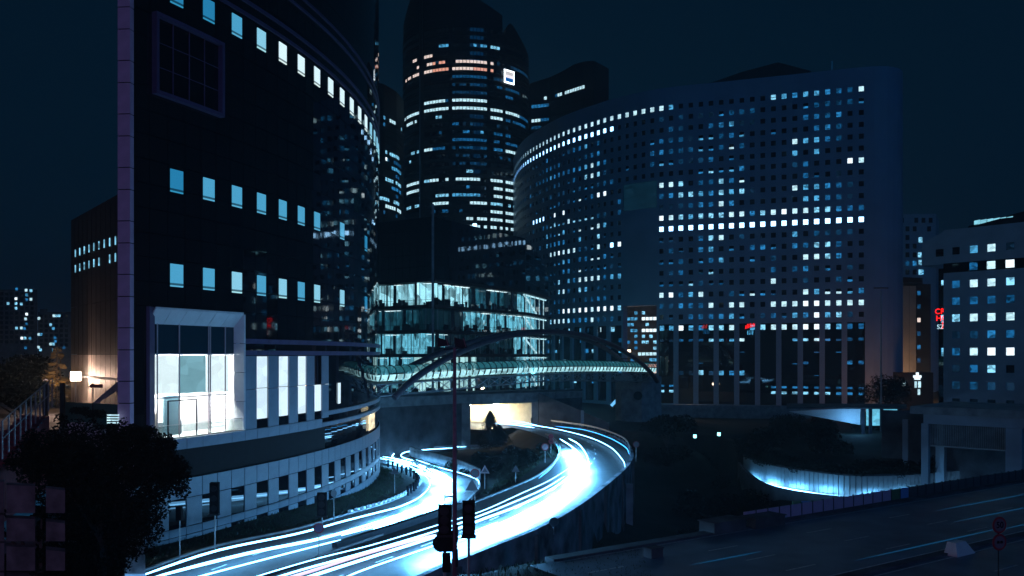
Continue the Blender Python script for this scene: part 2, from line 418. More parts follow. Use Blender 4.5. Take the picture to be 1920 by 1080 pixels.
# lane markings
def dashes(name, rb, u, w, i0, i1, on, off, kind='structure'):
    A, B, _ = rb; m = MB(); pts = [A[i].lerp(B[i], u) for i in range(len(A))]; pts = smooth(pts[i0:i1], (i1 - i0) * 4)
    i = 0
    while i < len(pts) - on - 1:
        for k in range(i, i + on):
            a, b = pts[k], pts[k + 1]; q = (b - a).normalized(); n_ = Vector((q.y, -q.x, 0)) * w / 2; z = Vector((0, 0, .045))
            m.quad(a - n_ + z, a + n_ + z, b + n_ + z, b - n_ + z)
        i += on + off
    m.obj(name, M['paint'], kind=kind)
dashes('road_marking', rbB, .5, .15, 2, 70, 5, 9)
dashes('road_marking', rbA, .5, .15, 2, 70, 5, 9)
m = MB()
for w_, on, off, wd in ((.9, 1, 0, .12), (4.2, 3, 8, .15), (7.6, 3, 8, .15), (10.9, 3, 8, .15), (13.3, 1, 0, .15), (14.9, 1, 0, .15), (18.5, 3, 8, .15), (22, 3, 8, .15)):
    s = -4
    while s < 150:
        m.quad(AV(s, w_, .035), AV(s, w_ + wd, .035), AV(s + on, w_ + wd, .035), AV(s + on, w_, .035)); s += on + off
m.obj('road_marking', M['paint'], kind='structure')
m = MB()
for s in range(-4, 150, 2): m.hexa([AV(s, 13.8, -.1), AV(s, 14.5, -.1), AV(s + 2, 14.5, -.1), AV(s + 2, 13.8, -.1), AV(s, 13.8, .18), AV(s, 14.5, .18), AV(s + 2, 14.5, .18), AV(s + 2, 13.8, .18)])
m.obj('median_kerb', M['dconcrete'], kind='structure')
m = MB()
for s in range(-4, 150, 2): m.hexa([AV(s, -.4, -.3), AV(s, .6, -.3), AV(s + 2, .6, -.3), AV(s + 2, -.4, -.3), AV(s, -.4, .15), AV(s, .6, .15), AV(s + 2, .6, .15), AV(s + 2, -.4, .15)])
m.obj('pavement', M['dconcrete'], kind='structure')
# avenue parapet of panels
ra = atan2(AVD.y, AVD.x)
fe = empty('panel_fence', AV(15, -.6), 'long fence of lilac panels with dark joints beside the wide dark avenue', 'fence')
pm = MB(); pm.box((0, 0, .52), (1.38, .1, 1.05)); pmes = {k: pm.mesh('fence_panel', M[k]) for k in ('purple', 'dconcrete')}
pmes['green'] = pm.mesh('fence_panel', mat('green_panel', (.10, .20, .10), .6)); pmes['blue'] = pm.mesh('fence_panel', mat('blue_panel', (.16, .30, .60), .6))
po = MB(); po.box((0, 0, .56), (.1, .16, 1.15)); pom = po.mesh('fence_post', M['metal'])
for i in range(46):
    s = 17 + i * 1.48
    k = 'purple' if i < 14 else ('green' if i == 14 else 'blue' if i == 15 else 'dconcrete')
    place(pmes[k], 'panel', fe, AV(s, -.6, .05), ra); place(pom, 'post', fe, AV(s + .74, -.6, .05), ra)
# green / blue boards behind the fence
for i, (k, lx) in enumerate((('green', 1495), ('blue', 1512), ('green', 1528))):
    p = G(lx, 962, -1.0)
    mm = MB(); mm.box((p.x, p.y, -.4), (1.0, .12, 1.1), .2)
    tag(mm.obj('site_board', pmes[k].materials[0]), ['leftmost small green board standing behind the lilac fence', 'small blue board between two green boards behind the lilac fence', 'right small green board behind the lilac fence'][i], 'board', 'small coloured boards')
# low concrete blocks left of the fence
for i, (a, b, dz) in enumerate(((1355, 1000, .5), (1430, 990, .35), (1225, 1050, .6))):
    p = G(a, b, -.2); mm = MB(); mm.box((p.x, p.y, .1), (3.6 if i < 2 else 1.1, 1.6 if i < 2 else .8, (1.0 if i < 2 else .5) + dz), ra)
    mm.box((p.x, p.y, .65 + dz / 2 if i < 2 else .66), (3.8 if i < 2 else 1.2, 1.8 if i < 2 else .9, .08), ra)
    tag(mm.obj('concrete_block', M['dconcrete']), ['flat topped concrete box at the end of the lilac fence', 'second low concrete box beside the first lilac fence panels', 'small pink block at the near corner of the avenue verge'][i], 'concrete block')
# barrier end block
p = G(1795, 1040); root = empty('barrier_block', p, 'pale tapered concrete block at the nose of the avenue median', 'concrete block')
mm = MB(); ca = AVD; cn = AVN
def bp(a, b, z): return p + ca * a + cn * b + Vector((0, 0, z))
mm.hexa([bp(-.9, -.5, 0), bp(-.9, .5, 0), bp(1.5, .5, 0), bp(1.5, -.5, 0), bp(-.75, -.3, .95), bp(-.75, .3, .95), bp(.5, .3, .95), bp(.5, -.3, .95)])
mm.obj('block', M['white'], root)

# pit wall panels, rim parapet, hidden glowing tubes added on the underpass road to light the wall
pw = empty('underpass_wall', pitwall[0], 'curved concrete panel wall glowing blue white from passing headlights in the underpass', 'retaining wall')
pth = smooth(pitwall, 100)
for i in range(99):
    a, b = pth[i], pth[i + 1]; c = (a + b) / 2; L_ = (b - a).length; mm = MB(); mm.box((0, 0, 1.7), (L_ - .10, .3, 3.6)); me = mm.mesh('wall_panel', M['concrete'])
    place(me, 'panel', pw, c, atan2((b - a).y, (b - a).x))
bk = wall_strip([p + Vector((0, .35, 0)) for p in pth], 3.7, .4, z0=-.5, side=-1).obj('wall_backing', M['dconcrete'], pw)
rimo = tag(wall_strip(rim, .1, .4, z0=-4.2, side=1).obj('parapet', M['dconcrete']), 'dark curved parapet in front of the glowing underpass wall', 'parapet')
pth = smooth(pitwall, 44)
for k, (dz, dy, seg, mt, rr) in enumerate(((-6.5, -.9, (2, 42), 'trail', .07), (-6.6, -1.0, (14, 42), 'trailhot', .12))):
    mm = MB(); mm.tube([Vector((p.x, p.y + dy, dz)) for p in pth[seg[0]:seg[1]]], rr, 6)
    tag(mm.obj('light_trail', M[mt]), ['faint long hidden streak added to light the underpass wall', 'brighter hidden streak added at the foot of the underpass wall to light it'][k], 'light trail', 'headlight streaks')

# ------------------------------------------------------------------ light trails on the roads
def trail(pxs, kind, r, label, left=False, up=.62, n=60):
    P = [GL(p[0], p[1], up) if left else G(p[0], p[1], up) for p in pxs]
    P = smooth(P, n); mm = MB()
    def rr(t): return r * min(1, .25 + 12 * min(t, 1 - t))
    mm.tube(P, rr, 6)
    return tag(mm.obj('light_trail', M[kind], smoothf=True), label, 'light trail', 'headlight streaks')
trail([(430, 1098), (497, 1076), (600, 1046), (700, 1021), (822, 984), (904, 958), (980, 924), (1030, 901), (1070, 876)], 'trail', .035, 'thin uppermost streak of the main road bundle running into the bend')
trail([(450, 1105), (560, 1070), (700, 1031), (817, 996), (892, 970), (962, 942), (1021, 916), (1059, 893)], 'trail', .06, 'second streak from the top in the main road bundle')
trail([(490, 1112), (600, 1075), (700, 1043), (817, 1006), (904, 974), (980, 945), (1035, 917), (1075, 889)], 'trail', .09, 'thick third streak of the main road bundle')
trail([(640, 1085), (700, 1062), (817, 1022), (887, 997), (933, 979)], 'trail', .05, 'lowest streak of the main road ending beside the traffic signal')
trail([(440, 1112), (560, 1078), (690, 1037), (817, 1002)], 'trailpink', .10, 'pinkish streak between the bright ones near the mast')
trail([(1050, 823), (1070, 836), (1086, 851), (1094, 872), (1090, 892)], 'trailhot', .06, 'left of two short arcs of light at the top of the bend')
trail([(1066, 822), (1085, 833), (1098, 850), (1104, 868), (1104, 884)], 'trailhot', .06, 'right of two short arcs of light at the top of the bend')
trail([(1060, 846), (1078, 868), (1080, 892), (1046, 924), (980, 962), (900, 998), (846, 1020)], 'trailhot', .075, 'broad white streak through the middle of the main bend', up=.4)
trail([(1072, 842), (1097, 872), (1096, 900), (1062, 938), (990, 983), (900, 1024)], 'trailhot', .075, 'outer broad white streak of the main bend nearest the retaining wall', up=.4)
trail([(932, 791), (1018, 800), (1095, 817), (1142, 837), (1167, 862), (1172, 876)], 'trail', .06, 'glowing line for the lit guard rail on the outer rim of the bend from the tunnel', up=.5)  # reflection on the outer guard rail, built as a glowing tube
trail([(915, 793), (960, 796), (1002, 802)], 'trail', .09, 'short streak leaving the lit tunnel mouth', up=.5)
trail([(935, 788), (980, 792), (1020, 801)], 'trail', .06, 'short thin streak above the other at the tunnel mouth', up=.5)
trail([(1042, 832), (1049, 846), (1036, 874), (1010, 897)], 'trailsoft', .05, 'thin glowing line for the lit inner rail of the bend', up=.6)  # light caught by the inner rail, built as a glowing tube
trail([(1180, 852), (1172, 838), (1140, 820), (1095, 806), (1040, 799)], 'trailsoft', .05, 'faint outermost glowing line for the lit rim guard rail', up=.95)  # light on the rim rail, built as a faint glowing tube
trail([(200, 1104), (269, 1078), (408, 1032), (556, 1001), (645, 977), (700, 963), (755, 948), (792, 928), (806, 906), (790, 886), (752, 868), (708, 857)], 'trail', .07, 'uppermost streak of the slip road curving behind the dark podium', True)
trail([(230, 1105), (298, 1080), (467, 1037), (600, 1010), (700, 981), (770, 957), (815, 930), (828, 908), (812, 890), (770, 870), (712, 860)], 'trail', .10, 'second streak of the slip road curving behind the podium', True)
trail([(330, 1096), (378, 1080), (526, 1041), (639, 1012)], 'trail', .05, 'short lower streak of the slip road ending at the barrier', True)
trail([(700, 992), (790, 966), (842, 934), (852, 908), (830, 888), (780, 870), (742, 861), (736, 854), (752, 845), (800, 840), (904, 836)], 'trailhot', .075, 'bright streak making the hairpin round the island', True, .4)
trail([(640, 1004), (740, 975), (808, 945), (838, 918), (832, 898), (800, 878), (758, 864), (718, 856)], 'trailhot', .075, 'hottest streak in the middle of the slip road', True, .4)
trail([(776, 864), (758, 859), (752, 853), (764, 847), (800, 843), (850, 840)], 'trail', .09, 'short inner curl of light at the hairpin', True)
trail([(780, 862), (822, 876), (860, 886), (881, 893), (896, 900), (898, 908)], 'trail', .06, 'glowing line for the lit kerb along the low wall of the island', True)  # lit kerb edge, built as a glowing tube
trail([(846, 968), (872, 956), (886, 942)], 'trailsoft', .04, 'short faint streak beside the traffic signals', True)

# unseen downward area lights added in place of the cars' dipped headlights
def glow(path, left, w, ln, e, z=1.0, n=6, col=(.13, .50, 1.0)):
    P = [GL(p[0], p[1], 0) if left else G(p[0], p[1], 0) for p in path]; P = smooth(P, n)
    for i, p in enumerate(P):
        q = P[min(n - 1, i + 1)] - P[max(0, i - 1)]; L = bpy.data.lights.new('headlight_standin', 'AREA'); L.shape = 'ELLIPSE'; L.size = ln; L.size_y = w; L.energy = e; L.color = col
        o = bpy.data.objects.new('headlight_standin', L); COL.objects.link(o); o.location = p + Vector((0, 0, z)); o.rotation_euler = (0, 0, atan2(q.y, q.x))
glow([(1072, 850), (1086, 872), (1084, 898), (1050, 930), (985, 968), (905, 1006), (850, 1030)], False, 3.0, 11, 8500, n=8)
glow([(760, 872), (800, 884), (830, 900), (832, 922), (805, 948), (750, 976)], True, 3.8, 11, 9500, n=7)
glow([(690, 986), (600, 1012), (480, 1045), (360, 1080)], True, 2.6, 14, 260, n=4)
glow([(800, 1045), (700, 1068), (600, 1090)], False, 3.0, 12, 320, n=3)

# unseen area lights added to wash the foot of the underpass wall
pth = smooth(pitwall, 44)
for i in range(10, 38, 3):
    p = pth[i]; t = (pth[i + 1] - pth[i - 1]).normalized(); n_ = Vector((-t.y, t.x, 0)); n_ = n_ if n_.y > 0 else -n_
    L = bpy.data.lights.new('wall_wash', 'AREA'); L.shape = 'RECTANGLE'; L.size = 3.2; L.size_y = .4; L.energy = 1500 if i > 20 else 900 if i > 15 else 420; L.color = (.12, .5, 1.0)
    o = bpy.data.objects.new('wall_wash', L); COL.objects.link(o); o.location = p - n_ * .9 + Vector((0, 0, .25)); o.rotation_euler = (n_ + Vector((0, 0, -.1))).to_track_quat('-Z', 'Y').to_euler()

# reflected light trails and lit median line on the avenue, as faint glowing tubes
M['faint'] = emis('faint_streak', (.004, .045, .11), 1.0)
for k, (s0, s1, w_, lab) in enumerate(((34, 52, 5.6, 'faint blue streak on the avenue near the right edge, furthest from the viewer'), (30, 50, 9.2, 'faint blue streak on the avenue running behind the round signs'), (12, 32, 12.6, 'faint blue streak beside the avenue median left of the concrete block'), (30, 46, 12.9, 'faint blue streak beside the avenue median right of the round signs'), (2, 9, 7.4, 'short faint blue streak at the near end of the avenue'))):
    m = MB(); m.tube([AV(s0 + (s1 - s0) * i / 10, w_, .35) for i in range(11)], lambda t: .045 * (.15 + min(1, 4 * min(t, 1 - t))), 5)
    tag(m.obj('light_trail', M['faint']), lab, 'light trail', 'headlight streaks')
# ------------------------------------------------------------------ glass tower on the left with its podium
def arc_plan():
    phi0, k, m_, d0 = .42, .0105, 1.71, 65.3
    x0 = (331 - 960) / 1600 * d0; ds = .25; pts = []
    def run(sgn, n):
        x, y, s = x0, d0, 0; out = []
        for _ in range(n):
            a = phi0 - k * (s + sgn * ds / 2); x += sgn * sin(a) * ds; y += sgn * cos(a) * ds; s += sgn * ds; out.append((x, y))
        return out
    back = run(-1, 60); fwd = run(1, 360)
    P = Plan(list(reversed(back)) + [(x0, d0)] + fwd, out=1); P.s0 = -15.0; return P
TP = arc_plan(); MOD = 1.71
S0 = TP.find(246, -14, 0)
tower = empty('glass_tower', TP.P(0, -2, -2), 'huge black glass tower with curved front and sparse square lit windows, at the left', 'office tower')
def curved_band(plan, s0, s1, z0, z1, off, mt, name, parent, ds=1.71, depth=None, m=None):
    own = m is None; m = m or MB(); n = max(1, int((s1 - s0) / ds)); 
    for i in range(n):
        a, b = s0 + (s1 - s0) * i / n, s0 + (s1 - s0) * (i + 1) / n
        if depth:
            m.hexa([plan.P(a, off, z0), plan.P(b, off, z0), plan.P(b, off - depth, z0), plan.P(a, off - depth, z0), plan.P(a, off, z1), plan.P(b, off, z1), plan.P(b, off - depth, z1), plan.P(a, off - depth, z1)])
        else: m.quad(plan.P(a, off, z0), plan.P(b, off, z0), plan.P(b, off, z1), plan.P(a, off, z1))
    return m.obj(name, mt, parent) if own else m
def edge(i): return -MOD / 2 + MOD * i
# tower shell: panels with thin recessed joints, leaving the window cells of three rows as framed openings
rowsz = [20.05, 27.25, 41.6]; WIN_H = 1.74; WIN_W = 1.26
LOB0, LOB1 = TP.find(286, -14, 0), TP.find(452, 0, 25)
zj = [17.6 + 1.80 * i for i in range(34)]
sh = MB(); jm = MB()
ncol0, ncol1 = -3, 44
for i in range(ncol0, ncol1):
    a, b = max(S0, edge(i)) + .02, edge(i + 1) - .02
    if b <= a: continue
    zz = [15.4, 17.6] + zj[1:]
    for z0, z1 in zip(zz, zz[1:]):
        if z0 < 17.5 and b > LOB0 and a < LOB1: continue
        if z0 < 15.5: z0 = 15.4
        w = [z for z in rowsz if z0 <= z < z1 and i % 2 == 0 and i >= 0]
        j = .01 * (R() - .5); q = [TP.P(a, j, z0 + .02), TP.P(b, -j, z0 + .02), TP.P(b, -j + .004 * (R() - .5), z1 - .02), TP.P(a, j, z1 - .02)]
        sh.quad(*q)
sh.obj('curtain_wall', M['glass'], tower, kind='stuff')
curved_band(TP, S0, edge(44), 17.5, 78, -.2, M['black'], 'wall_core', tower); curved_band(TP, LOB1 + .2, edge(44), 13.9, 17.5, -.2, M['black'], 'wall_core', tower)
curved_band(TP, S0, LOB0 - .3, 7.6, 17.5, -.02, M['glass'], 'corner_glazing', tower)
curved_band(TP, edge(44), 74, -6, 78, -.06, M['glass'], 'rear_wall', tower)
# windows of the three lit rows
wf = MB(); wf.box((0, 0, 0), (1, .05, 1)); wfm = wf.mesh('tower_window', M['black'])
g = bpy.data.materials.new('blind_window'); 
def blind_mat(name, top, low):
    m = bpy.data.materials.new(name); m.use_nodes = True; t = m.node_tree; b = t.nodes['Principled BSDF']
    b.inputs['Base Color'].default_value = (.02, .02, .02, 1); b.inputs['Roughness'].default_value = .1
    tcn = t.nodes.new('ShaderNodeTexCoord'); s = t.nodes.new('ShaderNodeSeparateXYZ'); r = t.nodes.new('ShaderNodeValToRGB')
    t.links.new(tcn.outputs['Object'], s.inputs[0]); mr = t.nodes.new('ShaderNodeMapRange'); mr.inputs[1].default_value = -.5; mr.inputs[2].default_value = .5
    t.links.new(s.outputs['Z'], mr.inputs[0]); t.links.new(mr.outputs[0], r.inputs[0]); r.color_ramp.interpolation = 'CONSTANT'
    e = r.color_ramp.elements; e[0].position = 0; e[0].color = (*low, 1); e[1].position = .06; e[1].color = (*[c * .25 for c in top], 1)
    x = r.color_ramp.elements.new(.16); x.color = (*top, 1)
    t.links.new(r.outputs[0], b.inputs['Emission Color']); b.inputs['Emission Strength'].default_value = 1
    m.cycles.emission_sampling = 'NONE'; return m
bmats = [blind_mat('blind_a', (.018, .21, .42), (.03, .28, .5)), blind_mat('blind_b', (.07, .36, .60), (.1, .42, .66)), blind_mat('blind_c', (.25, .62, .82), (.4, .8, .9)), blind_mat('blind_d', (.75, 1.0, 1.1), (.8, 1, 1))]
wms = []
for mt in bmats:
    q = MB(); q.box((0, 0, 0), (1, .05, 1)); wms.append(q.mesh('window_pane', mt))
for ri, z in enumerate(rowsz):
    for i in range(0, 34 if ri == 2 else 24, 2):
        if ri < 2 and i in (14, 18, 20): continue
        s = edge(i) + MOD / 2
        if ri == 2: lv = 0 if i < 4 else 1 if i < 6 else 2 if i < 8 else 3
        elif ri == 1: lv = 0 if i < 2 else 1
        else: lv = 1 if i < 4 else 1 + (i % 4 == 0)
        if i > 22: lv = 2 if ri == 2 else 1
        if i > 18 and ri < 2: lv = 0
        p = TP.P(s, .03, z); o = place(wms[lv], 'window', tower, p, TP.ang(s), (WIN_W, 1, WIN_H))
        q = MB()
for z0, z1 in ((42.9, 43.2), (44.0, 44.3), (46.9, 47.15), (47.95, 48.2)):
    curved_band(TP, S0, 70, z0, z1, .12, M['purplebelt'], 'belt', tower, depth=.2)
# big square bay window high on the tower
sa, sb = TP.find(290, -14, 0), TP.find(408, 0, 20); za, zb = 33.6, 39.1
bay = []
ff = MB()
for (a, b, z0, z1) in ((sa, sb, zb, zb + .28), (sa, sb, za - .28, za), (sa - .25, sa, za - .28, zb + .28), (sb, sb + .3, za - .28, zb + .28)):
    n = 8 if b - a > 1 else 1
    for k in range(n):
        u, v = a + (b - a) * k / n, a + (b - a) * (k + 1) / n
        ff.hexa([TP.P(u, .5, z0), TP.P(v, .5, z0), TP.P(v, 0, z0), TP.P(u, 0, z0), TP.P(u, .5, z1), TP.P(v, .5, z1), TP.P(v, 0, z1), TP.P(u, 0, z1)])
bw = ff.obj('bay_window', M['purplebelt'], tower)
mm = MB()
for k in range(1, 4):
    s = sa + (sb - sa) * k / 4; mm.beam(TP.P(s, .12, za), TP.P(s, .12, zb), .07)
for k in range(1, 3):
    z = za + (zb - za) * k / 3
    for q in range(6): mm.beam(TP.P(sa + (sb - sa) * q / 6, .12, z), TP.P(sa + (sb - sa) * (q + 1) / 6, .12, z), .05)
mm.obj('glazing_bar', M['purplebelt'], bw)
curved_band(TP, sa, sb, za, zb, .06, M['glass2'], 'pane', bw)

# lilac pillar of stacked panels
pc = Vector((W(234, 60.4), 60.3, 0)); pil = tower
pr = -.10
col_w = .92
zl = [3.0]
z = 3.0; k = 0
hs = (1.56, 2.22)
while z < 78: z += hs[k % 2]; k += 1; zl.append(z)
pmw = {}
for h in hs:
    q = MB(); q.box((0, 0, 0), (col_w, .5, h - .07)); pmw[h] = q.mesh('pillar_panel', M['purple'])
pcol = empty('panel_pillar', (pc.x, pc.y, 0), 'tall lilac pillar of stacked stone panels at the left edge of the black tower', 'pillar')
for k, (a, b) in enumerate(zip(zl, zl[1:])):
    place(pmw[hs[k % 2]], 'panel', pcol, (pc.x, pc.y + .25, (a + b) / 2), pr)
q = MB(); q.box((pc.x, pc.y + .30, 38), (col_w - .1, .45, 84), pr); q.obj('pillar_core', M['black'], pcol)

# podium: white tile wall at the foot
pod = empty('podium', TP.P(5, .3, -1), 'curved podium of pale square panels and tall dark windows below the black tower', 'podium')
curved_band(TP, S0, 74, -7, 4.45, .02, M['black'], 'podium_core', pod); curved_band(TP, S0, 74, 4.45, 7.55, -.3, M['black'], 'podium_core', pod)
rows = [(4.45, 2.9), (2.9, .70), (.70, .05), (.05, -.85), (-.85, -2.2), (-2.2, -5)]
cache = {}
def panel_mesh(w, h, mt, t=.1, name='panel'):
    key = (round(w, 3), round(h, 3), mt.name, t)
    if key not in cache: q = MB(); q.box((0, 0, 0), (w, t, h)); cache[key] = q.mesh(name, mt)
    return cache[key]
for i in range(-2, 40):
    a, b = edge(i), edge(i + 1); s = (a + b) / 2; d = TP.at(s)[0].y; gz = zleft(d) - 1.7
    for r, (z1, z0) in enumerate(rows):
        if z1 < gz: continue
        win = (i % 2 == 0 and r == 1) or (i % 2 == 0 and r == 3 and i >= 4 and z1 > gz + .5)
        hh = z1 - z0 - .07; c = TP.P(s, .10 if not win else .045, (z0 + z1) / 2)
        if win: place(panel_mesh(MOD - .06, hh, M['glass2'], .06, 'pane'), 'window', pod, c, TP.ang(s))
        else: place(panel_mesh(MOD - .085, hh, M['panel']), 'panel', pod, c, TP.ang(s))
# dark glass band, belts
curved_band(TP, S0, TP.find(611, 15, 40), 4.45, 6.7, -.1, M['spandrel'], 'dark_band', pod); curved_band(TP, TP.find(611, 15, 40), 74, 4.45, 6.7, -.1, M['glass2'], 'glass_band', pod)
SB = TP.find(611, 15, 40)
for i in range(-2, 40):
    a, b = max(edge(i), S0), edge(i + 1); s = (a + b) / 2; 
    if b <= S0 or s > 70: continue
    w = b - a
    if b < SB + .1: place(panel_mesh(w - .04, .85, M['panel'], .3), 'panel', pod, TP.P(s, .05, 7.15), TP.ang(s))
    else:
        place(panel_mesh(w - .04, .42, M['panel'], .3), 'panel', pod, TP.P(s, .05, 6.95), TP.ang(s))
        place(panel_mesh(w - .04, .42, M['panel'], .3), 'panel', pod, TP.P(s, .05, 8.05), TP.ang(s))
    if a > LOB1 - .3:
        place(panel_mesh(w - .04, .42, M['purplebelt'], .3), 'panel', pod, TP.P(s, .05, 15.15), TP.ang(s))
        place(panel_mesh(w - .04, .42, M['purplebelt'], .3), 'panel', pod, TP.P(s, .05, 14.15), TP.ang(s))
curved_band(TP, LOB1, 74, 6.7, 15.4, -.12, M['glass2'], 'glass_wall', pod)
# panelled bay with lit tall windows between lobby and glass
litm = emis('lit_curtain', (.72, .95, 1.1), 1.0, vary=.10, vscale=.5); 
i = 0; iw0 = int(round((LOB1 + MOD / 2) / MOD))
lowlit = []
for i in range(iw0, iw0 + 9):
    a, b = edge(i), edge(i + 1); s = (a + b) / 2
    if b > SB + .6: break
    if i % 2 == 1 or False:
        for z0, z1 in ((7.6, 11.0), (11.0, 13.9)): place(panel_mesh(MOD - .05, z1 - z0 - .04, M['panel']), 'panel', pod, TP.P(s, .1, (z0 + z1) / 2), TP.ang(s))
    else:
        last = b > SB - 2.5
        place(panel_mesh(MOD - .08, .75, M['glass2'], .06, 'pane'), 'window', pod, TP.P(s, .03, 8.0), TP.ang(s))
        for z0, z1 in (((8.4, 11.0),) if last else ((8.4, 11.05), (11.1, 13.85))):
            place(panel_mesh(MOD - .1, z1 - z0, litm, .06, 'pane'), 'window', pod, TP.P(s, .03, (z0 + z1) / 2), TP.ang(s))
for px_, zc in ((614, 9.9), (637, 9.9)):
    s = TP.find(px_, 15, 50); place(panel_mesh(.7, 2.2, litm, .06, 'pane'), 'window', pod, TP.P(s, -.05, zc), TP.ang(s))
# warm lit corner behind the glass at the far end
warm = emis('warm_room', (1.0, .85, .55), 1.0, vary=.5, vscale=1.2)
s = TP.find(697, 15, 53); place(panel_mesh(5, 1.9, warm, .06, 'pane'), 'window', pod, TP.P(s, .0, 5.7), TP.ang(s))
# ---- lobby opening
lob = empty('entrance_bay', TP.P((LOB0 + LOB1) / 2, 0, 7.6), 'glowing white two storey entrance bay with glazed doors in the podium', 'entrance')
n_ = TP.at((LOB0 + LOB1) / 2)[2]; t_ = TP.at((LOB0 + LOB1) / 2)[1]
A0 = TP.P(LOB0, .25, 0); A1 = TP.P(LOB1, .25, 0); ax = (A1 - A0); LW = ax.length; ax.normalize(); an = Vector((ax.y, -ax.x, 0))
def LP(u, v, z): return A0 + ax * u - an * v + Vector((0, 0, z))      # u along, v inwards
ra_l = atan2(ax.y, ax.x); ZB, ZT = 7.6, 17.4
m = MB(); m.beam(LP(-.12, .3, ZB), LP(-.12, .3, ZT + .15), .25, .9); m.obj('frame', M['purplebelt'], lob)
# splayed soffit in six panels
for k in range(6):
    u0, u1 = LW * k / 6 + .02, LW * (k + 1) / 6 - .02; f0, f1 = (u0 * .965), (u1 * .965); m = MB()
    m.hexa([LP(f0, .75, ZT - 1.1), LP(f1, .75, ZT - 1.1), LP(f1, .75, ZT - .9), LP(f0, .75, ZT - .9), LP(u0, -.05, ZT), LP(u1, -.05, ZT), LP(u1, -.05, ZT + .15), LP(u0, -.05, ZT + .15)])
    m.obj('soffit_panel', M['white'], lob)
for k in range(4):
    z0, z1 = ZB + (ZT - ZB) * k / 4 + .02, ZB + (ZT - ZB) * (k + 1) / 4 - .02; m = MB()
    m.hexa([LP(LW * .965, .75, z0), LP(LW, -.05, z0), LP(LW + .2, -.05, z0), LP(LW * .965 + .2, .75, z0), LP(LW * .965, .75, z1 - (k == 3) * 1.0), LP(LW, -.05, z1), LP(LW + .2, -.05, z1), LP(LW * .965 + .2, .75, z1)])
    m.obj('reveal_panel', M['white'], lob)
# room behind
RD = 3.6
m = MB()
m.quad(LP(0, .8, ZB), LP(LW, .8, ZB), LP(LW, RD, ZB), LP(0, RD, ZB)); m.obj('lobby_floor', M['white'], lob)
m = MB(); m.quad(LP(0, RD, ZB), LP(LW, RD, ZB), LP(LW, RD, 14), LP(0, RD, 14)); m.quad(LP(0, .8, ZB), LP(0, RD, ZB), LP(0, RD, 14), LP(0, .8, 14)); m.quad(LP(LW, .8, ZB), LP(LW, RD, ZB), LP(LW, RD, 14), LP(LW, .8, 14)); m.obj('lobby_wall', M['white'], lob)
m = MB(); m.box(LP(LW / 2, (RD + .8) / 2, 14.05), (LW, RD - .8, .1), ra_l); m.obj('lobby_ceiling', M['white'], lob)
m = MB()
for k in range(3): m.box(LP(LW * (.18 + .32 * k), 2.3, 13.9), (1.7, 2, .08), ra_l)
m.obj('ceiling_light', emis('lobby_lamp', (1.0, .97, .94), 170, 'AUTO'), lob)
litw = emis('lobby_screen', (.9, 1.0, 1.05), 1.3, vary=.08)
for (u0, u1, z0, z1) in ((.05, LW * .36, 11.0, 13.95), (LW * .68, LW * .95, 10.9, 13.95)):
    m = MB(); m.box(LP((u0 + u1) / 2, 1.2, (z0 + z1) / 2), (u1 - u0, .1, z1 - z0), ra_l); m.obj('lit_screen', litw, lob)
m = MB(); m.box(LP(LW * .52, 1.2, 12.45), (LW * .30, .1, 3.0), ra_l); m.obj('grey_screen', emis('grey_screen', (.26, .50, .60), 1, vary=.15, vscale=.6), lob)
# reception furniture and louvres
m = MB(); m.box(LP(3.4, 2.9, ZB + .55), (3.6, 1.0, 1.1), ra_l); m.obj('desk', mat('desk', (.35, .42, .46), .5), lob)
m = MB(); m.cyl(LP(2.0, 2.4, ZB), .45, 1.9, 14); m.obj('round_column', mat('col', (.5, .45, .4), .6), lob)
m = MB()
for k in range(8): m.box(LP(LW * .84, 1.5, ZB + .4 + k * .33), (LW * .22, .08, .05), ra_l)
m.obj('louvre', mat('louvre', (.4, .45, .45), .5), lob)
m = MB(); m.box(LP(LW * .40, 2.2, ZB + 1.6), (1.7, .12, 3.1), ra_l); m.obj('blue_partition', mat('part', (.25, .42, .50), .4), lob)
# upper dark glass, mullions, doors
m = MB(); m.box(LP(LW / 2, .85, (14.1 + ZT - 1) / 2), (LW, .05, ZT - 1 - 14.1), ra_l); m.obj('upper_glazing', mat('upper_glass', (.01, .05, .07), .04, 0, .6, ior=1.6), lob)
mul = mat('mullion', (.50, .44, .48), .5)
for u in (.10, .33, .66, .68, .86): m = MB(); m.beam(LP(LW * u, .75, ZB), LP(LW * u, .75, ZT - 1), .07, .12); m.obj('mullion', mul, lob)
m = MB()
for z in (10.7, 14.05): m.beam(LP(0, .75, z), LP(LW * .93, .75, z), .06, .10)
m.obj('transom', mul, lob)
dr = MB()
for u in (.19, .50): dr.beam(LP(LW * u, .55, ZB), LP(LW * u, .55, 10.45), .09)
dr.beam(LP(LW * .19, .55, 10.45), LP(LW * .50, .55, 10.45), .09); dr.obj('door_frame', M['metal'], lob)
gl = bpy.data.materials.new('clear_glass'); gl.use_nodes = True; t = gl.node_tree; t.nodes.clear()
o_ = t.nodes.new('ShaderNodeOutputMaterial'); mxs = t.nodes.new('ShaderNodeMixShader'); tr = t.nodes.new('ShaderNodeBsdfTransparent'); gs = t.nodes.new('ShaderNodeBsdfGlossy'); gs.inputs['Roughness'].default_value = .02; mxs.inputs[0].default_value = .10
tr.inputs[0].default_value = (.90, .95, .95, 1); t.links.new(tr.outputs[0], mxs.inputs[1]); t.links.new(gs.outputs[0], mxs.inputs[2]); t.links.new(mxs.outputs[0], o_.inputs[0])
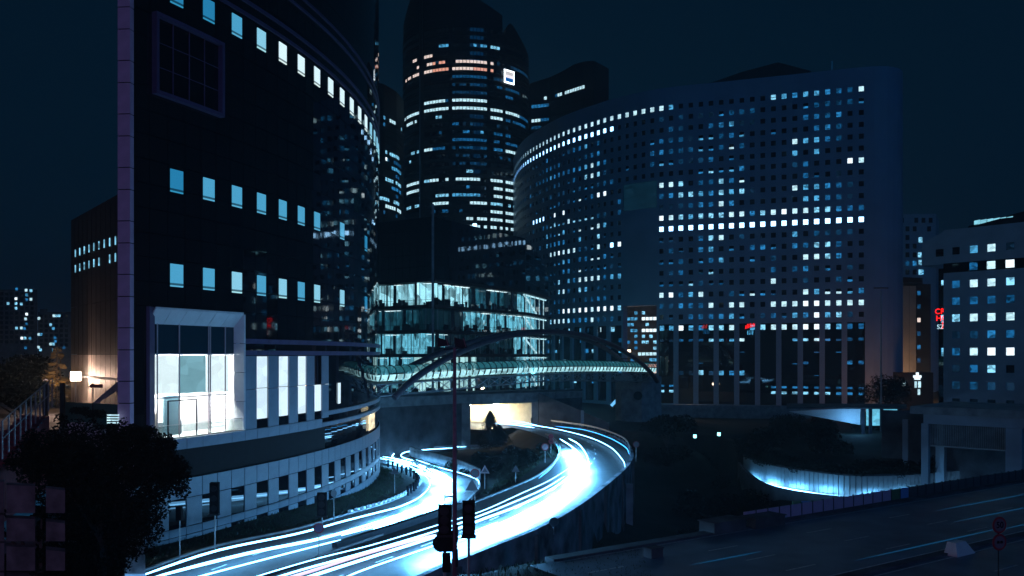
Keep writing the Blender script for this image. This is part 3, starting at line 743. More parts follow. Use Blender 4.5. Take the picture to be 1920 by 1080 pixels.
for u0, u1 in ((0, .10), (.10, .33), (.33, .66), (.68, .86), (.86, .965)):
    for z0, z1 in ((ZB, 10.65), (10.75, 14.0)):
        m = MB(); m.box(LP(LW * (u0 + u1) / 2, .80, (z0 + z1) / 2), (LW * (u1 - u0) - .06, .03, z1 - z0), ra_l); m.obj('pane', gl, lob)
m = MB(); m.beam(LP(0, .1, 8.65), LP(LW, .1, 8.65), .04); m.obj('handrail', M['galv'], lob)
m = MB(); m.box(LP(LW / 2, .08, 8.15), (LW, .02, .9), ra_l); m.obj('glass_balustrade', gl, lob)

# ------------------------------------------------------------------ big pale office building with a grid of square windows
op = smooth([(p[0], p[1], 0) for p in [(-4, 400), (-.5, 383), (1.0, 368), (2.2, 355), (4.9, 340), (8.9, 327.6), (16.0, 311), (21.6, 301.5), (28, 293), (34.3, 285.5), (47.3, 275), (66, 268), (84.5, 261.4), (102.8, 254.8), (111, 253.5), (117, 256.5), (120, 263), (120.5, 272)]], 500)
OPL = Plan(op, out=1)
SC0 = OPL.find(1240, 60, 175); SC19 = OPL.find(1615, 100, 230); PIT = (SC19 - SC0) / 19
def oc(c): return SC0 + PIT * c
FH = 3.54; ZR0 = 93.3
def oz(r): return ZR0 - FH * r
office = empty('office_block', OPL.P(oc(10), -3, -1), 'vast curved pale office building with a grid of small square windows, at the right', 'office building')
WW, WH = 1.42, 1.56
rightrows = {
 0: '86000000000765665438', 1: '202011d3330000d3323d00', 2: '00200456110000443500', 3: '4331ee34e00000045300', 4: '5333ed3g300008664300', 5: 'ed21240000000606000x'.replace('x', '0'),
 6: '0000dfde5h0002400098'.replace('h', '0'), 7: '88703374g00000000100', 8: '45776576710008665420', 9: '11235485000000664310', 10: '98767778857898877544', 11: 'X' * 20,
 12: '00004780200006032220', 13: '0300560d045d05477400', 14: '0d30d060000000887500', 15: '00400f00000000500020', 16: '000f20000008002003d0', 17: '89468003dg000086gge53'[:20],
 18: '32544808800888998888'[:20], 19: '00044056d02406596720', 20: '66965778067888997644'}
rightrows[11] = 'X' * 20
leftrows = {  # c-1, c-2, c-3 ...
 0: '8888888' + '8' * 34, 1: '.....' + 'XXXXXXXXX9' + 'X' * 24, 2: '0000000306442000000000', 3: 'd0000005430000424420000', 4: '4000004686554455644330'.replace('x', '0'), 5: '3000002787000003000200', 6: '000000320d2d0200000000',
 7: '....009940g0203dd00000', 8: '....00000000090900999900'.replace('9999', 'XXXX'), 9: '....0023ffff8ee7f440030', 10: '....0068g0gd06fd36000', 11: '....0007006005555600000', 12: '....9X0800388898800000', 13: '....005gg44056d00000',
 14: '....00d000g05500000', 15: '....66488885607000', 16: '....0002067048700', 17: '....0005330000200', 18: '....799' + '98998995000'[0:11], 19: '....0320855078887000', 20: '....0708006070400'}
rightrows[1] = '202011d3330000d3323d'
allw = []
wall = MB()
def lev(ch):
    if ch == 'X': return 10, 1
    if ch.isdigit(): return int(ch), 1
    if 'a' <= ch <= 'h': return ord(ch) - 96 + 1, .42
    return -1, 1
NL = 46
ztop = 99.7
edges_done = {}
zrow_lo = oz(20) - FH / 2
for c in range(-NL, 20):
    s0, s1 = oc(c) - PIT / 2, oc(c) + PIT / 2
    if s0 < 1: continue
    x0, x1 = oc(c) - WW / 2, oc(c) + WW / 2
    q = lambda a, b, z0, z1, off=0: wall.quad(OPL.P(a, off, z0), OPL.P(b, off, z0), OPL.P(b, off, z1), OPL.P(a, off, z1))
    q(s0, s1, oz(0) + FH / 2, ztop)
    for r in range(0, 21):
        zc = oz(r); z0, z1 = zc - FH / 2, zc + FH / 2
        bayrow = (r == 20 and (c >= 0 or c <= -5))
        slot = (-4 <= c <= -1 and r >= 7)
        if slot or bayrow: 
            if bayrow and c >= 0:
                ch = rightrows.get(r, '0' * 20)[c]
            elif bayrow:
                st = leftrows.get(r, ''); ch = st[-c - 1] if -c - 1 < len(st) else '0'
            if bayrow: allw.append((c, r, *lev(ch)))
            continue
        st = rightrows[r] if c >= 0 else leftrows.get(r, ''); k = c if c >= 0 else -c - 1
        ch = st[k] if k < len(st) else ('0' if R() > .10 else '3')
        L_, fr = lev(ch)
        if L_ < 0: L_ = 0
        if L_ == 0 and r > 1 and R() < (.28 if c < -6 or r > 11 else .10): L_, fr = 2 + int(R() * 3.4), (1 if R() < .45 else .42)
        q(s0, x0, z0, z1); q(x1, s1, z0, z1); q(x0, x1, zc + WH / 2, z1); q(x0, x1, z0, zc - WH / 2)
        rc = -.35
        P_ = OPL.P
        za_, zb_ = zc - WH / 2, zc + WH / 2
        wall.quad(P_(x0, 0, za_), P_(x0, rc, za_), P_(x0, rc, zb_), P_(x0, 0, zb_)); wall.quad(P_(x1, 0, za_), P_(x1, rc, za_), P_(x1, rc, zb_), P_(x1, 0, zb_))
        wall.quad(P_(x0, 0, za_), P_(x1, 0, za_), P_(x1, rc, za_), P_(x0, rc, za_)); wall.quad(P_(x0, 0, zb_), P_(x1, 0, zb_), P_(x1, rc, zb_), P_(x0, rc, zb_))
        allw.append((c, r, L_, fr))
# blank ends, slot walls
S_end = OPL.L[-1] - .5
def wq(a, b, z0, z1, off=0, n=1, mb=None):
    mb = mb or wall
    for k in range(n):
        u, v = a + (b - a) * k / n, a + (b - a) * (k + 1) / n
        mb.quad(OPL.P(u, off, z0), OPL.P(v, off, z0), OPL.P(v, off, z1), OPL.P(u, off, z1))
wq(oc(19) + PIT / 2, S_end, -2, ztop, 0, 14); wq(.2, max(.3, oc(-NL) - PIT / 2), -2, ztop, 0, 4)
sl0, sl1 = oc(-4) - PIT / 2, oc(-1) + PIT / 2
glz0, glz1 = 61.5, oz(6) - FH / 2
wq(sl0, sl1, 30.0, glz0, 0, 3)
wq(oc(-5) + .9, sl0, -2, zrow_lo + FH, 0, 1); 
wq(sl1, oc(0) - 1.0, -2, zrow_lo + FH, 0, 1)
# bays
BB = -1.6; btop = oz(20) + FH / 2
gb = MB()
wq(oc(0) - 1.0, oc(19) + PIT / 2, btop - .55, btop, 0, 20); wq(oc(-NL + 2), oc(-5) + .9, btop - .55, btop, 0, 30)
pilm = []
for c0 in range(1, 19, 2):
    s = oc(c0) + PIT / 2; pilm.append(s)
for c0 in range(-7, -35, -2):
    s = oc(c0) + PIT / 2; pilm.append(s)
wq(oc(19) + 1.0, oc(19) + PIT / 2, BB, btop - .55); wq(oc(0) - PIT / 2, oc(19) + PIT / 2, -3.5, BB - .0, .35, 20); 
wq(oc(-NL + 2), oc(-5) + .9, -3.5, BB, .35, 30)
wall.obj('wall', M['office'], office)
wq(oc(0) - 1.0, oc(19) + PIT / 2, BB, btop, -.75, 20, gb); gb.obj('bay_glazing', M['glass2'], office); gb = MB(); wq(oc(-NL + 2), oc(-5) + .9, BB, btop, -.75, 30, gb); gb.obj('bay_glazing', M['glass2'], office)

for s in pilm:
    mm = MB(); mm.box((0, 0, 0), (1.55, .8, btop - .55 - BB)); me = cache.setdefault('pil', mm.mesh('pilaster', M['office']))
    place(me, 'pilaster', office, OPL.P(s, -.38, (btop - .55 + BB) / 2), OPL.ang(s))
gq = MB(); wq(sl0, sl1, glz0, glz1, -.6, 3, gq)
for zz in (glz0, glz1): pass
gq.obj('recessed_glazing', emis('reflection_glow_glass', (.002, .0155, .030), 1.0, vary=.35, vscale=.5, vmap=(.5, .5, 3)), office)  # reflective slot glass, its sheen put in as a faint glow
# passage side walls through the building
mm = MB()
for s in (sl0, sl1): mm.quad(OPL.P(s, 0, -3), OPL.P(s, -2.5, -3), OPL.P(s, -2.5, 30), OPL.P(s, 0, 30))
mm.quad(OPL.P(sl0, 0, 30), OPL.P(sl1, 0, 30), OPL.P(sl1, -2.5, 30), OPL.P(sl0, -2.5, 30)); mm.obj('passage_wall', M['office'], office)
# bay lower windows: rows 21.. in bays
ext = {21: '002000866680000060770400', }
extra = [(2, 21, 4, .5), (5, 21, 7, .55), (6, 21, 6, .5), (7, 21, 6, .5), (8, 21, 8, .6), (13, 21, 6, .5), (14, 21, 7, .5), (15, 21, 8, .5), (16, 21, 5, .4), (17, 21, 3, .4), (18, 21, 3, .6), (19, 21, 3, .6), (0, 21, 1, .4), (1, 21, 1, .4), (3, 21, 3, .5), (4, 21, 4, .5),
    (8, 22, 2, .2), (15, 22, 4, .15), (17, 22, 4, .15), (14, 23, 4, .5), (18, 23, 5, .7), (19, 23, 4, .7), (13, 23, 4, .12), (15, 24, 4, .12), (13, 25, 4, .12),
    (2, 24, 2, .8), (3, 24, 1, .8), (4, 24, 7, .95), (5, 24, 2, .8), (6, 24, 6, .9), (7, 24, 5, .9), (8, 24, 6, .95), (4, 23, 3, .2)]
for c in (0, 1, 11, 12, 13, 14, 15, 16, 17, 18, 19): extra += [(c, 25.6, 7 if c < 17 else 5, .5), (c, 25.1, 5 if c < 15 else 4, .4)]
for _ in range(60):
    extra.append((-5 - int(R() * 28), 20 + int(R() * 6), 3 + int(R() * 5), .5 + .4 * R()))
allw += extra
# choose 290 lit windows as parts; the rest joined
lit = [w for w in allw if w[2] > 0]; dark = [w for w in allw if w[2] == 0]
lit.sort(key=lambda w: (-w[2] * (1.6 if w[0] >= 0 else .8 if w[0] > -16 else .3)))
cubes = {}
def pane_mesh(level):
    if level not in cubes: q = MB(); q.box((0, 0, 0), (1, .05, 1)); cubes[level] = q.mesh('office_window', WM[level])
    return cubes[level]
rest = MB(); rmats = [M['glass2']] + [WM[k] for k in range(1, 13)]
def offp(c, r): return -.3 if not (r >= 20) else -.68
for n_i, (c, r, L_, fr) in enumerate(lit):
    h = WH * fr; zc = oz(r) - (WH - h) / 2 * (1 if fr < 1 else 0); p = OPL.P(oc(c), offp(c, r), zc)
    if oc(c) < 2: continue
    if n_i < 292: k_ = 1.12 if L_ == 10 else 1; place(pane_mesh(L_), 'window', office, p + Vector((0, 0, 0)), OPL.ang(oc(c)), (WW * 1.0, 1, h))
    else: rest.quad(OPL.P(oc(c) - WW / 2, offp(c, r) + .02, zc - h / 2), OPL.P(oc(c) + WW / 2, offp(c, r) + .02, zc - h / 2), OPL.P(oc(c) + WW / 2, offp(c, r) + .02, zc + h / 2), OPL.P(oc(c) - WW / 2, offp(c, r) + .02, zc + h / 2), L_)
for (c, r, L_, fr) in allw:
    if r <= 20 and (L_ == 0 or fr < 1) and oc(c) > 2:
        o = -.34; zc = oz(r); rest.quad(OPL.P(oc(c) - WW / 2, o, zc - WH / 2), OPL.P(oc(c) + WW / 2, o, zc - WH / 2), OPL.P(oc(c) + WW / 2, o, zc + WH / 2), OPL.P(oc(c) - WW / 2, o, zc + WH / 2), 0)
rest.obj('window_bank', rmats, office, kind='stuff')
# roof and penthouse
rf = MB(); 
for k in range(40):
    a, b = .3 + (S_end - .3) * k / 40, .3 + (S_end - .3) * (k + 1) / 40
    rf.quad(OPL.P(a, 0, ztop), OPL.P(b, 0, ztop), OPL.P(b, -22, ztop), OPL.P(a, -22, ztop))
rf.obj('roof', M['dconcrete'], office)
ph = MB(); u0, u1, u2 = OPL.find(1322, 60, 200), OPL.find(1458, 60, 220), OPL.find(1520, 60, 230)
def phq(a, b, za_, zb_):
    ph.hexa([OPL.P(a, -3, ztop - 1), OPL.P(b, -3, ztop - 1), OPL.P(b, -14, ztop - 1), OPL.P(a, -14, ztop - 1), OPL.P(a, -3, za_), OPL.P(b, -3, zb_), OPL.P(b, -14, zb_), OPL.P(a, -14, za_)])
phq(u0, (u0 + u1) / 2, ztop + .6, ztop + 3.4); phq((u0 + u1) / 2, u1, ztop + 3.4, ztop + 5.2); phq(u1, u2, ztop + 5.2, ztop + 1.4)
ph.obj('penthouse', M['brown'], office)
mm = MB(); mm.beam(OPL.P(OPL.find(1560, 60, 230), -4, ztop), OPL.P(OPL.find(1560, 60, 230), -4, ztop + 4), .3); mm.obj('antenna', M['galv'], office)
# neon lettering; the red reflections in two bays are glowing strokes
def neon(loc, rz, rows, size, name, label, parent=None, mt=None):
    root = empty(name, loc, label, 'neon sign', None, rz)
    for k, (txt, key, dz) in enumerate(rows):
        cu = bpy.data.curves.new('neon_text', 'FONT'); cu.body = txt; cu.size = size; cu.align_x = 'CENTER'; cu.extrude = .02; cu.offset = -.0
        o = bpy.data.objects.new('tmp', cu); COL.objects.link(o); dg = bpy.context.evaluated_depsgraph_get(); me = bpy.data.meshes.new_from_object(o.evaluated_get(dg)); bpy.data.objects.remove(o)
        me.materials.clear(); me.materials.append(key); t = bpy.data.objects.new('letters', me); COL.objects.link(t); t.parent = root; t.rotation_euler = (radians(90), 0, 0); t.location = (0, 0, dz)
    return root
neon_red = emis('red_neon', (3.0, .03, .02), 1.0); neon_white = emis('white_neon', (.6, 1.0, 1.2), 1.0)
# ------------------------------------------------------------------ round high-rise in the centre
tcx, tcy, TR = -21.0, 392.0, 29.0
hr = empty('round_tower', (tcx, tcy - TR, 0), 'tall round dark high rise with bands of lit windows and a glowing square sign', 'skyscraper')
def cp(a, r, z): return Vector((tcx + sin(a) * r, tcy - cos(a) * r, z))      # a=0 faces the camera
def apx(a): p = cp(a, TR, 0); return CX + F * p.x / p.y
NA = 60; da = pi / NA; fl = 3.36; zk0 = 119.0
def topz(px):
    P = [(750, 160), (757, 164), (767, 170), (783, 173), (792, 171), (796, 166), (797, 182), (867, 169), (943, 160.5), (943.5, 153), (956, 158.5), (962, 158), (975, 154.5), (993, 149.5), (1000, 149)]
    for (a, za), (b, zb) in zip(P, P[1:]):
        if px <= b: return za + (zb - za) * (px - a) / (b - a)
    return 152
def inseam(px): return any(abs(px - s) < w for s, w in ((790, 4), (846, 3.2), (919, 3.4), (944, 1.5)))
body = MB(); glassb = MB(); rfz = {}
for k in range(-2, NA + 2):
    a0 = -pi / 2 + da * k; a1 = a0 + da; am = (a0 + a1) / 2; px = apx(am); zt = topz(px); rr = TR
    notch = 786 < px < 797
    if notch: rr = TR - .5
    z0_, z1_ = topz(apx(a0)), topz(apx(a1))
    if apx(a0) < 797 < apx(a1) or apx(a0) < 943.3 < apx(a1): z0_ = z1_ = (topz(796) if px < 797 else topz(798) if px < 900 else topz(942) if px < 943.3 else topz(944))
    body.quad(cp(a0, rr - .3, -2), cp(a1, rr - .3, -2), cp(a1, rr - .3, z1_), cp(a0, rr - .3, z0_)); rfz[k] = (z0_, z1_)
    for r in range(-36, 13):
        if notch: break
        z = zk0 + fl * r
        if z + 1.2 > zt - 3 and r > 6: continue
        body.hexa([cp(a0, rr - .3, z - 1.75), cp(a1, rr - .3, z - 1.75), cp(a1, rr, z - 1.75), cp(a0, rr, z - 1.75), cp(a0, rr - .3, z - .95), cp(a1, rr - .3, z - .95), cp(a1, rr, z - .95), cp(a0, rr, z - .95)])
body.obj('wall', M['spandrel'], hr)
# slanted roofs
rfm = MB()
for k in range(-2, NA + 2):
    a0 = -pi / 2 + da * k; a1 = a0 + da
    rfm.quad(cp(a0, TR - .3, rfz[k][0]), cp(a1, TR - .3, rfz[k][1]), cp(a1, TR - 6, rfz[k][1] - 4), cp(a0, TR - 6, rfz[k][0] - 4))
    for a_, i_ in ((a0, 0), (a1, 1)): rfm.quad(cp(a_, TR - .3, rfz[k][i_] - 30), cp(a_, TR - 6, rfz[k][i_] - 30), cp(a_, TR - 6, rfz[k][i_] - 4), cp(a_, TR - .3, rfz[k][i_]))
rfm.obj('roof', M['spandrel'], hr)
rowspec = {8: [(814, 843, 6, .7), (858, 875, 6, .6), (888, 915, 6, .8), (920, 938, 7, 1)], 6: [(800, 843, 2, .7), (850, 940, 2, .9), (960, 990, 2, .8)], 6.95: [(775, 812, 12, .8)],
  5: [(758, 786, 12, .8), (797, 812, 12, 1), (812, 843, 11, 1), (848, 885, 12, 1), (885, 926, 11, 1)], 5.9: [(775, 812, 12, .6), (812, 843, 11, .6), (848, 923, 12, .95)], 4: [(770, 800, 2, .4), (850, 915, 3, .8), (923, 950, 2, .5)], 3: [(850, 915, 2, .4), (930, 975, 3, .8)],
  2: [(850, 915, 2, .6), (943, 962, 4, .9)], 1: [(793, 835, 8, 1), (835, 843, 3, 1), (849, 912, 8, 1)], 0: [(759, 786, 8, .9), (793, 843, 8, 1), (849, 916, 8, 1), (922, 975, 8, 1), (975, 990, 4, 1)],
  -1: [(762, 780, 8, .9), (815, 840, 7, .7), (922, 950, 8, 1), (950, 985, 4, .9)], -2: [(850, 858, 4, 1), (870, 915, 2, .4), (925, 960, 2, .4)], -3: [(820, 843, 3, .5), (868, 882, 5, 1), (895, 915, 6, .8), (923, 960, 4, .7)],
  -4: [(850, 915, 4, .85), (923, 975, 4, .9)], -5: [(770, 788, 7, .8), (793, 812, 8, 1), (812, 843, 4, .7), (850, 915, 3, .5), (923, 942, 5, 1), (942, 968, 8, 1)], -6: [(763, 775, 7, .8), (850, 915, 2, .4), (922, 970, 3, .4)],
  -7: [(850, 915, 2, .5)], -8: [(875, 890, 7, .5), (900, 912, 8, .5)], -9: [(762, 788, 8, .9), (793, 806, 7, 1), (806, 843, 8, .75), (849, 916, 8, .9), (922, 965, 8, 1)],
  -10: [(762, 790, 8, .8), (877, 883, 5, 1), (923, 965, 8, .9)], -11: [(800, 843, 7, .7), (849, 900, 6, .7), (922, 965, 8, .9)], -12: [(762, 790, 7, .7), (810, 843, 8, .9), (880, 916, 8, .9), (922, 965, 7, .8)],
  -13: [(800, 843, 4, .5), (850, 916, 3, .5), (922, 965, 8, .9)], -14: [(760, 790, 7, .8), (870, 916, 8, .9), (922, 965, 8, .9)], -15: [(760, 843, 6, .5), (850, 965, 8, .8)], -16: [(850, 916, 3, .5)], -17: [(880, 965, 7, .5)]}
cand = []
darkp = MB()
for k in range(0, NA):
    am = -pi / 2 + da * (k + .5); px = apx(am); zt = topz(px)
    if 786 < px < 797: continue
    for r in range(-30, 11):
        z = zk0 + fl * r
        if z > zt - 6: continue
        L_ = 0
        for (a, b, lv, pr_) in rowspec.get(r, []):
            if a <= px <= b and R() < pr_: L_ = lv
        if inseam(px): L_ = -1
        if L_ > 0: cand.append((am, z, L_, 1.2))
        elif L_ == 0:
            q = .42 * da * TR; c, s_ = .42 * da, 0
            darkp.quad(cp(am - c, TR - .2, z - .9), cp(am + c, TR - .2, z - .9), cp(am + c, TR - .2, z + .75), cp(am - c, TR - .2, z + .75), 0)
    for rk in (5.9, 6.95):
        for (a, b, lv, pr_) in rowspec[rk]:
            if a <= px <= b and R() < pr_ and not inseam(px): cand.append((am, zk0 + fl * rk, lv, 1.2))
cm = {}
for lv in range(1, 13): q = MB(); q.box((0, 0, 0), (da * TR * .85, .05, 1)); cm[lv] = q.mesh('tower_window', WM[lv])
cand.sort(key=lambda c: -c[2])
for n_i, (a, z, lv, h) in enumerate(cand):
    if n_i < 290: place(cm[lv], 'window', hr, cp(a, TR - .1, z), a, (1, 1, h))
    else: c = .41 * da; darkp.quad(cp(a - c, TR - .15, z - h / 2), cp(a + c, TR - .15, z - h / 2), cp(a + c, TR - .15, z + h / 2), cp(a - c, TR - .15, z + h / 2), lv)
darkp.obj('window_band', [M['glass2']] + [WM[k] for k in range(1, 13)], hr, kind='stuff')
# glowing square sign
def a_of(px):
    lo, hi = -1.4, 1.4
    for _ in range(40):
        m_ = (lo + hi) / 2
        if apx(m_) < px: lo = m_
        else: hi = m_
    return lo
sa_ = a_of(953); zc = 14 + (665 - 145) * cp(sa_, TR, 0).y / 1600; sg = empty('square_sign', cp(sa_, TR + .6, zc), 'glowing white square sign with a blue field on the round tower', 'sign')
sgm = emis('sign_white_light', (2.0, 2.4, 2.6), 1.6, 'AUTO'); fr_ = MB(); hs_ = 2.55
ca_, sa2 = cos(sa_), sin(sa_)
def sp(u, v, w): return cp(sa_, TR + .6, zc) + Vector((ca_ * u + sa2 * w, sa_ and (sa2 * u - ca_ * w) or (-w), v))
for (u0, v0, u1, v1) in ((-hs_, hs_, hs_, hs_), (-hs_, -hs_, hs_, -hs_)): fr_.beam(sp(u0 - .32, v0, 0), sp(u1 + .32, v1, 0), .4, .65)
for u in (-hs_, hs_): fr_.beam(sp(u, -hs_ + .3, 0), sp(u, hs_ - .3, 0), .65, .4)
fr_.obj('sign_frame', sgm, sg)
q = MB(); q.beam(sp(-hs_ + .3, 1.45, 0), sp(hs_ - .3, 1.45, 0), .3, 1.6); q.obj('sign_upper_field', emis('sign_grey', (.72, .70, .72), 1), sg)
q = MB(); q.beam(sp(-hs_ + .3, .05, 0), sp(hs_ - .3, .05, 0), .3, 1.25); q.obj('sign_bar', emis('sign_pinkwhite', (1.0, .93, 1.0), 1.2), sg)
q = MB(); q.beam(sp(-hs_ + .3, -1.4, 0), sp(hs_ - .3, -1.4, 0), .3, 1.65); q.obj('sign_lower_field', emis('sign_blue', (.002, .13, .50), 1), sg)

def band_tower(name, label, plan_pts, ztf, z0, z1, fl, spec, group=None, cat='office tower', wall='spandrel', pane=1.55, n=24, seed=1, roofd=14, hwin=1.5):
    """facade with rows of glazed bands, plan polyline facing the camera; spec {row: [(px0,px1,level,prob)]}"""
    random.seed(seed)
    pl = Plan(plan_pts, out=1); root = empty(name, pl.P(pl.L[-1] / 2, -3, 0), label, cat, group)
    m = MB(); S = pl.L[-1]
    for k in range(n):
        a, b = S * k / n, S * (k + 1) / n
        m.quad(pl.P(a, -.25, z0), pl.P(b, -.25, z0), pl.P(b, -.25, ztf(pl.px(b))), pl.P(a, -.25, ztf(pl.px(a))))
        m.quad(pl.P(a, -.25, ztf(pl.px(a))), pl.P(b, -.25, ztf(pl.px(b))), pl.P(b, -roofd, ztf(pl.px(b))), pl.P(a, -roofd, ztf(pl.px(a))))
    for s in (.0, S): m.quad(pl.P(s, -.25, z0), pl.P(s, -roofd, z0), pl.P(s, -roofd, ztf(pl.px(s))), pl.P(s, -.25, ztf(pl.px(s))))
    r = 0
    while z1 - fl * r > z0 + 1:
        z = z1 - fl * r
        for k in range(n):
            a, b = S * k / n, S * (k + 1) / n
            m.hexa([pl.P(a, -.25, z - fl / 2 - .35), pl.P(b, -.25, z - fl / 2 - .35), pl.P(b, .02, z - fl / 2 - .35), pl.P(a, .02, z - fl / 2 - .35), pl.P(a, -.25, z - fl / 2 + .35), pl.P(b, -.25, z - fl / 2 + .35), pl.P(b, .02, z - fl / 2 + .35), pl.P(a, .02, z - fl / 2 + .35)])
        r += 1
    m.obj('wall', M[wall], root)
    meshes = {}
    for r, lst in spec.items():
        z = z1 - fl * r
        np_ = int(S / pane)
        for k in range(np_):
            s = S * (k + .5) / np_; px = pl.px(s)
            for (a, b, lv, pr_) in lst:
                if a <= px <= b and R() < pr_:
                    if lv not in meshes: q = MB(); q.box((0, 0, 0), (pane * .82, .05, hwin)); meshes[lv] = q.mesh('window', WM[lv])
                    place(meshes[lv], 'window', root, pl.P(s, -.18, z), pl.ang(s)); break
    return root, pl
def D3(px, d): return (W(px, d), d)
# right neighbour of the round tower
def tz2(px):
    P = [(985, 148), (997, 147), (1055, 148.5), (1075, 149), (1090, 149.5), (1116, 149)]
    for (a, za), (b, zb) in zip(P, P[1:]):
        if px <= b: return za + (zb - za) * max(0, px - a) / (b - a)
    return 149
hh = lambda py, d: 14 + (665 - py) * d / F
def tz2(px): 
    P = [(985, 158), (1000, 151), (1030, 139), (1055, 130), (1075, 120), (1100, 115.5), (1113, 115)]
    d = 420 - 21 * (px - 993) / 120
    py = P[-1][1]
    for (a, ya), (b, yb) in zip(P, P[1:]):
        if px <= b: py = ya + (yb - ya) * max(0, px - a) / (b - a); break
    return hh(py, d)
band_tower('office_tower', 'dark tower with a curved sloping top just right of the round high rise', [D3(990, 422), D3(1030, 418), D3(1060, 410), D3(1090, 402), D3(1113, 398)], tz2, -1, hh(183, 418), 3.5,
  {0: [(1018, 1028, 8, 1), (1030, 1045, 4, .6), (1045, 1060, 8, .6), (1060, 1094, 8, 1), (1108, 1110, 7, 1)], 1: [(998, 1030, 5, 1)], 3: [(994, 1014, 8, 1), (1014, 1030, 4, .8)], 4: [(994, 1014, 3, .8)], 5: [(994, 998, 6, 1)], 7: [(985, 1005, 2, .8)], 8.6: [(993, 1000, 7, 1)]}, pane=1.6)
def tz3(px): return hh(165 + (px - 712) * .5, 335 + (px - 700) * .35)
band_tower('office_tower', 'lower dark tower between the black glass tower and the round high rise', [D3(690, 330), D3(720, 334), D3(745, 344), D3(758, 356)], tz3, -1, hh(225, 338), 2.65,
  {0: [(720, 731, 6, .6), (731, 742, 8, 1), (752, 755, 7, 1)], 1: [(712, 722, 5, .7)], 5: [(724, 752, 7, .8)], 6: [(722, 728, 9, 1), (728, 752, 3, .5)], 7: [(735, 752, 6, .8)], 8: [(740, 752, 4, .6)], 9: [(725, 752, 7, .8)], 10: [(727, 752, 5, .7)], 11: [(730, 752, 3, .5)], 12: [(712, 750, 7, .7)], 13: [(716, 752, 8, .95)], 14: [(712, 745, 3, .7)]}, pane=1.6, hwin=1.3)

# ------------------------------------------------------------------ glass office with overhanging floor slabs
gpts = [D3(690, 201), D3(810, 190), D3(985, 226), D3(1028, 252)]
gp = Plan(gpts, out=1); gS = gp.L
go = empty('glass_office', gp.P(gS[1], -3, -3), 'black glass office with three brightly lit floors seen behind the arched footbridge', 'office building')
ztopG = 44.8
levels = [(30.3, 25.2, 1), (24.4, 19.6, 2), (18.8, 14.2, 3), (13.4, 5.0, 4)]   # ceiling, floor, kind
slabs = [30.6, 24.8, 19.2, 13.8]
# upper mass
m = MB()
for (a, b, n) in ((gS[0], gS[1], 9), (gS[1], gS[2], 19), (gS[2], gS[3], 6)):
    for k in range(n):
        s0, s1 = a + (b - a) * k / n + .03, a + (b - a) * (k + 1) / n - .03
        zt = ztopG if b <= gS[2] else ztopG - 1 - 9 * ((s0 - gS[2]) / (gS[3] - gS[2])) ** 2
        for z0 in range(5):
            za_, zb_ = 31 + (zt - 31) * z0 / 5 + .03, 31 + (zt - 31) * (z0 + 1) / 5 - .03; j = .012 * (R() - .5)
            m.quad(gp.P(s0, j, za_), gp.P(s1, -j, za_), gp.P(s1, -j, zb_), gp.P(s0, j, zb_))
m.obj('glazing', M['glass'], go)
m = MB()
for (a, b, n) in ((gS[0], gS[1], 1), (gS[1], gS[2], 1)): m.quad(gp.P(a, -.1, 30.6), gp.P(b - .01, -.1, 30.6), gp.P(b - .01, -.1, ztopG), gp.P(a, -.1, ztopG))
m.quad(gp.P(gS[0], 0, ztopG), gp.P(gS[1] - .01, 0, ztopG), gp.P(gS[2], -30, ztopG), gp.P(gS[0], -30, ztopG)); m.tri(gp.P(gS[1], 0, ztopG), gp.P(gS[2] - .1, 0, ztopG), gp.P(gS[2], -30, ztopG))
m.obj('roof', M['black'], go)
for zs in slabs:
    m = MB()
    for (a, b) in ((gS[0], gS[1]), (gS[1], gS[2]), (gS[2], gS[3])):
        m.hexa([gp.P(a + .01, .9, zs - .35), gp.P(b - .01, .9, zs - .35), gp.P(b - .01, -14, zs - .35), gp.P(a + .01, -14, zs - .35), gp.P(a + .01, .9, zs + .35), gp.P(b - .01, .9, zs + .35), gp.P(b - .01, -14, zs + .35), gp.P(a + .01, -14, zs + .35)])
    m.obj('floor_slab', M['metal'], go)
room = {1: emis('office_room_bright', (.38, .78, .92), 1.0, vary=.8, vscale=.6, vmap=(1, 1, .6)), 2: emis('office_room_dim', (.012, .08, .12), 1.0, vary=.97, vscale=.6, vmap=(1, 1, .6)), 3: emis('office_room_mid', (.12, .42, .56), 1.0, vary=.97, vscale=.8, vmap=(1, 1, .7)), 4: emis('hall_bright', (.55, .92, .95), 1.0, vary=.35, vscale=.5, vmap=(1, 1, .2)), 0: emis('office_room_off', (.001, .009, .014), 1.0, vary=.6, vscale=.2)}
def lvl(li, px):
    if li == 1: return 1 if px < 905 else 2 if px < 960 else 0
    if li == 2: return 2 if px < 770 else 0 if px < 890 else 3 if px < 985 else 3
    if li == 3: return 3 if px < 848 else 0
    return 3 if px < 760 else 4 if px < 910 else 0
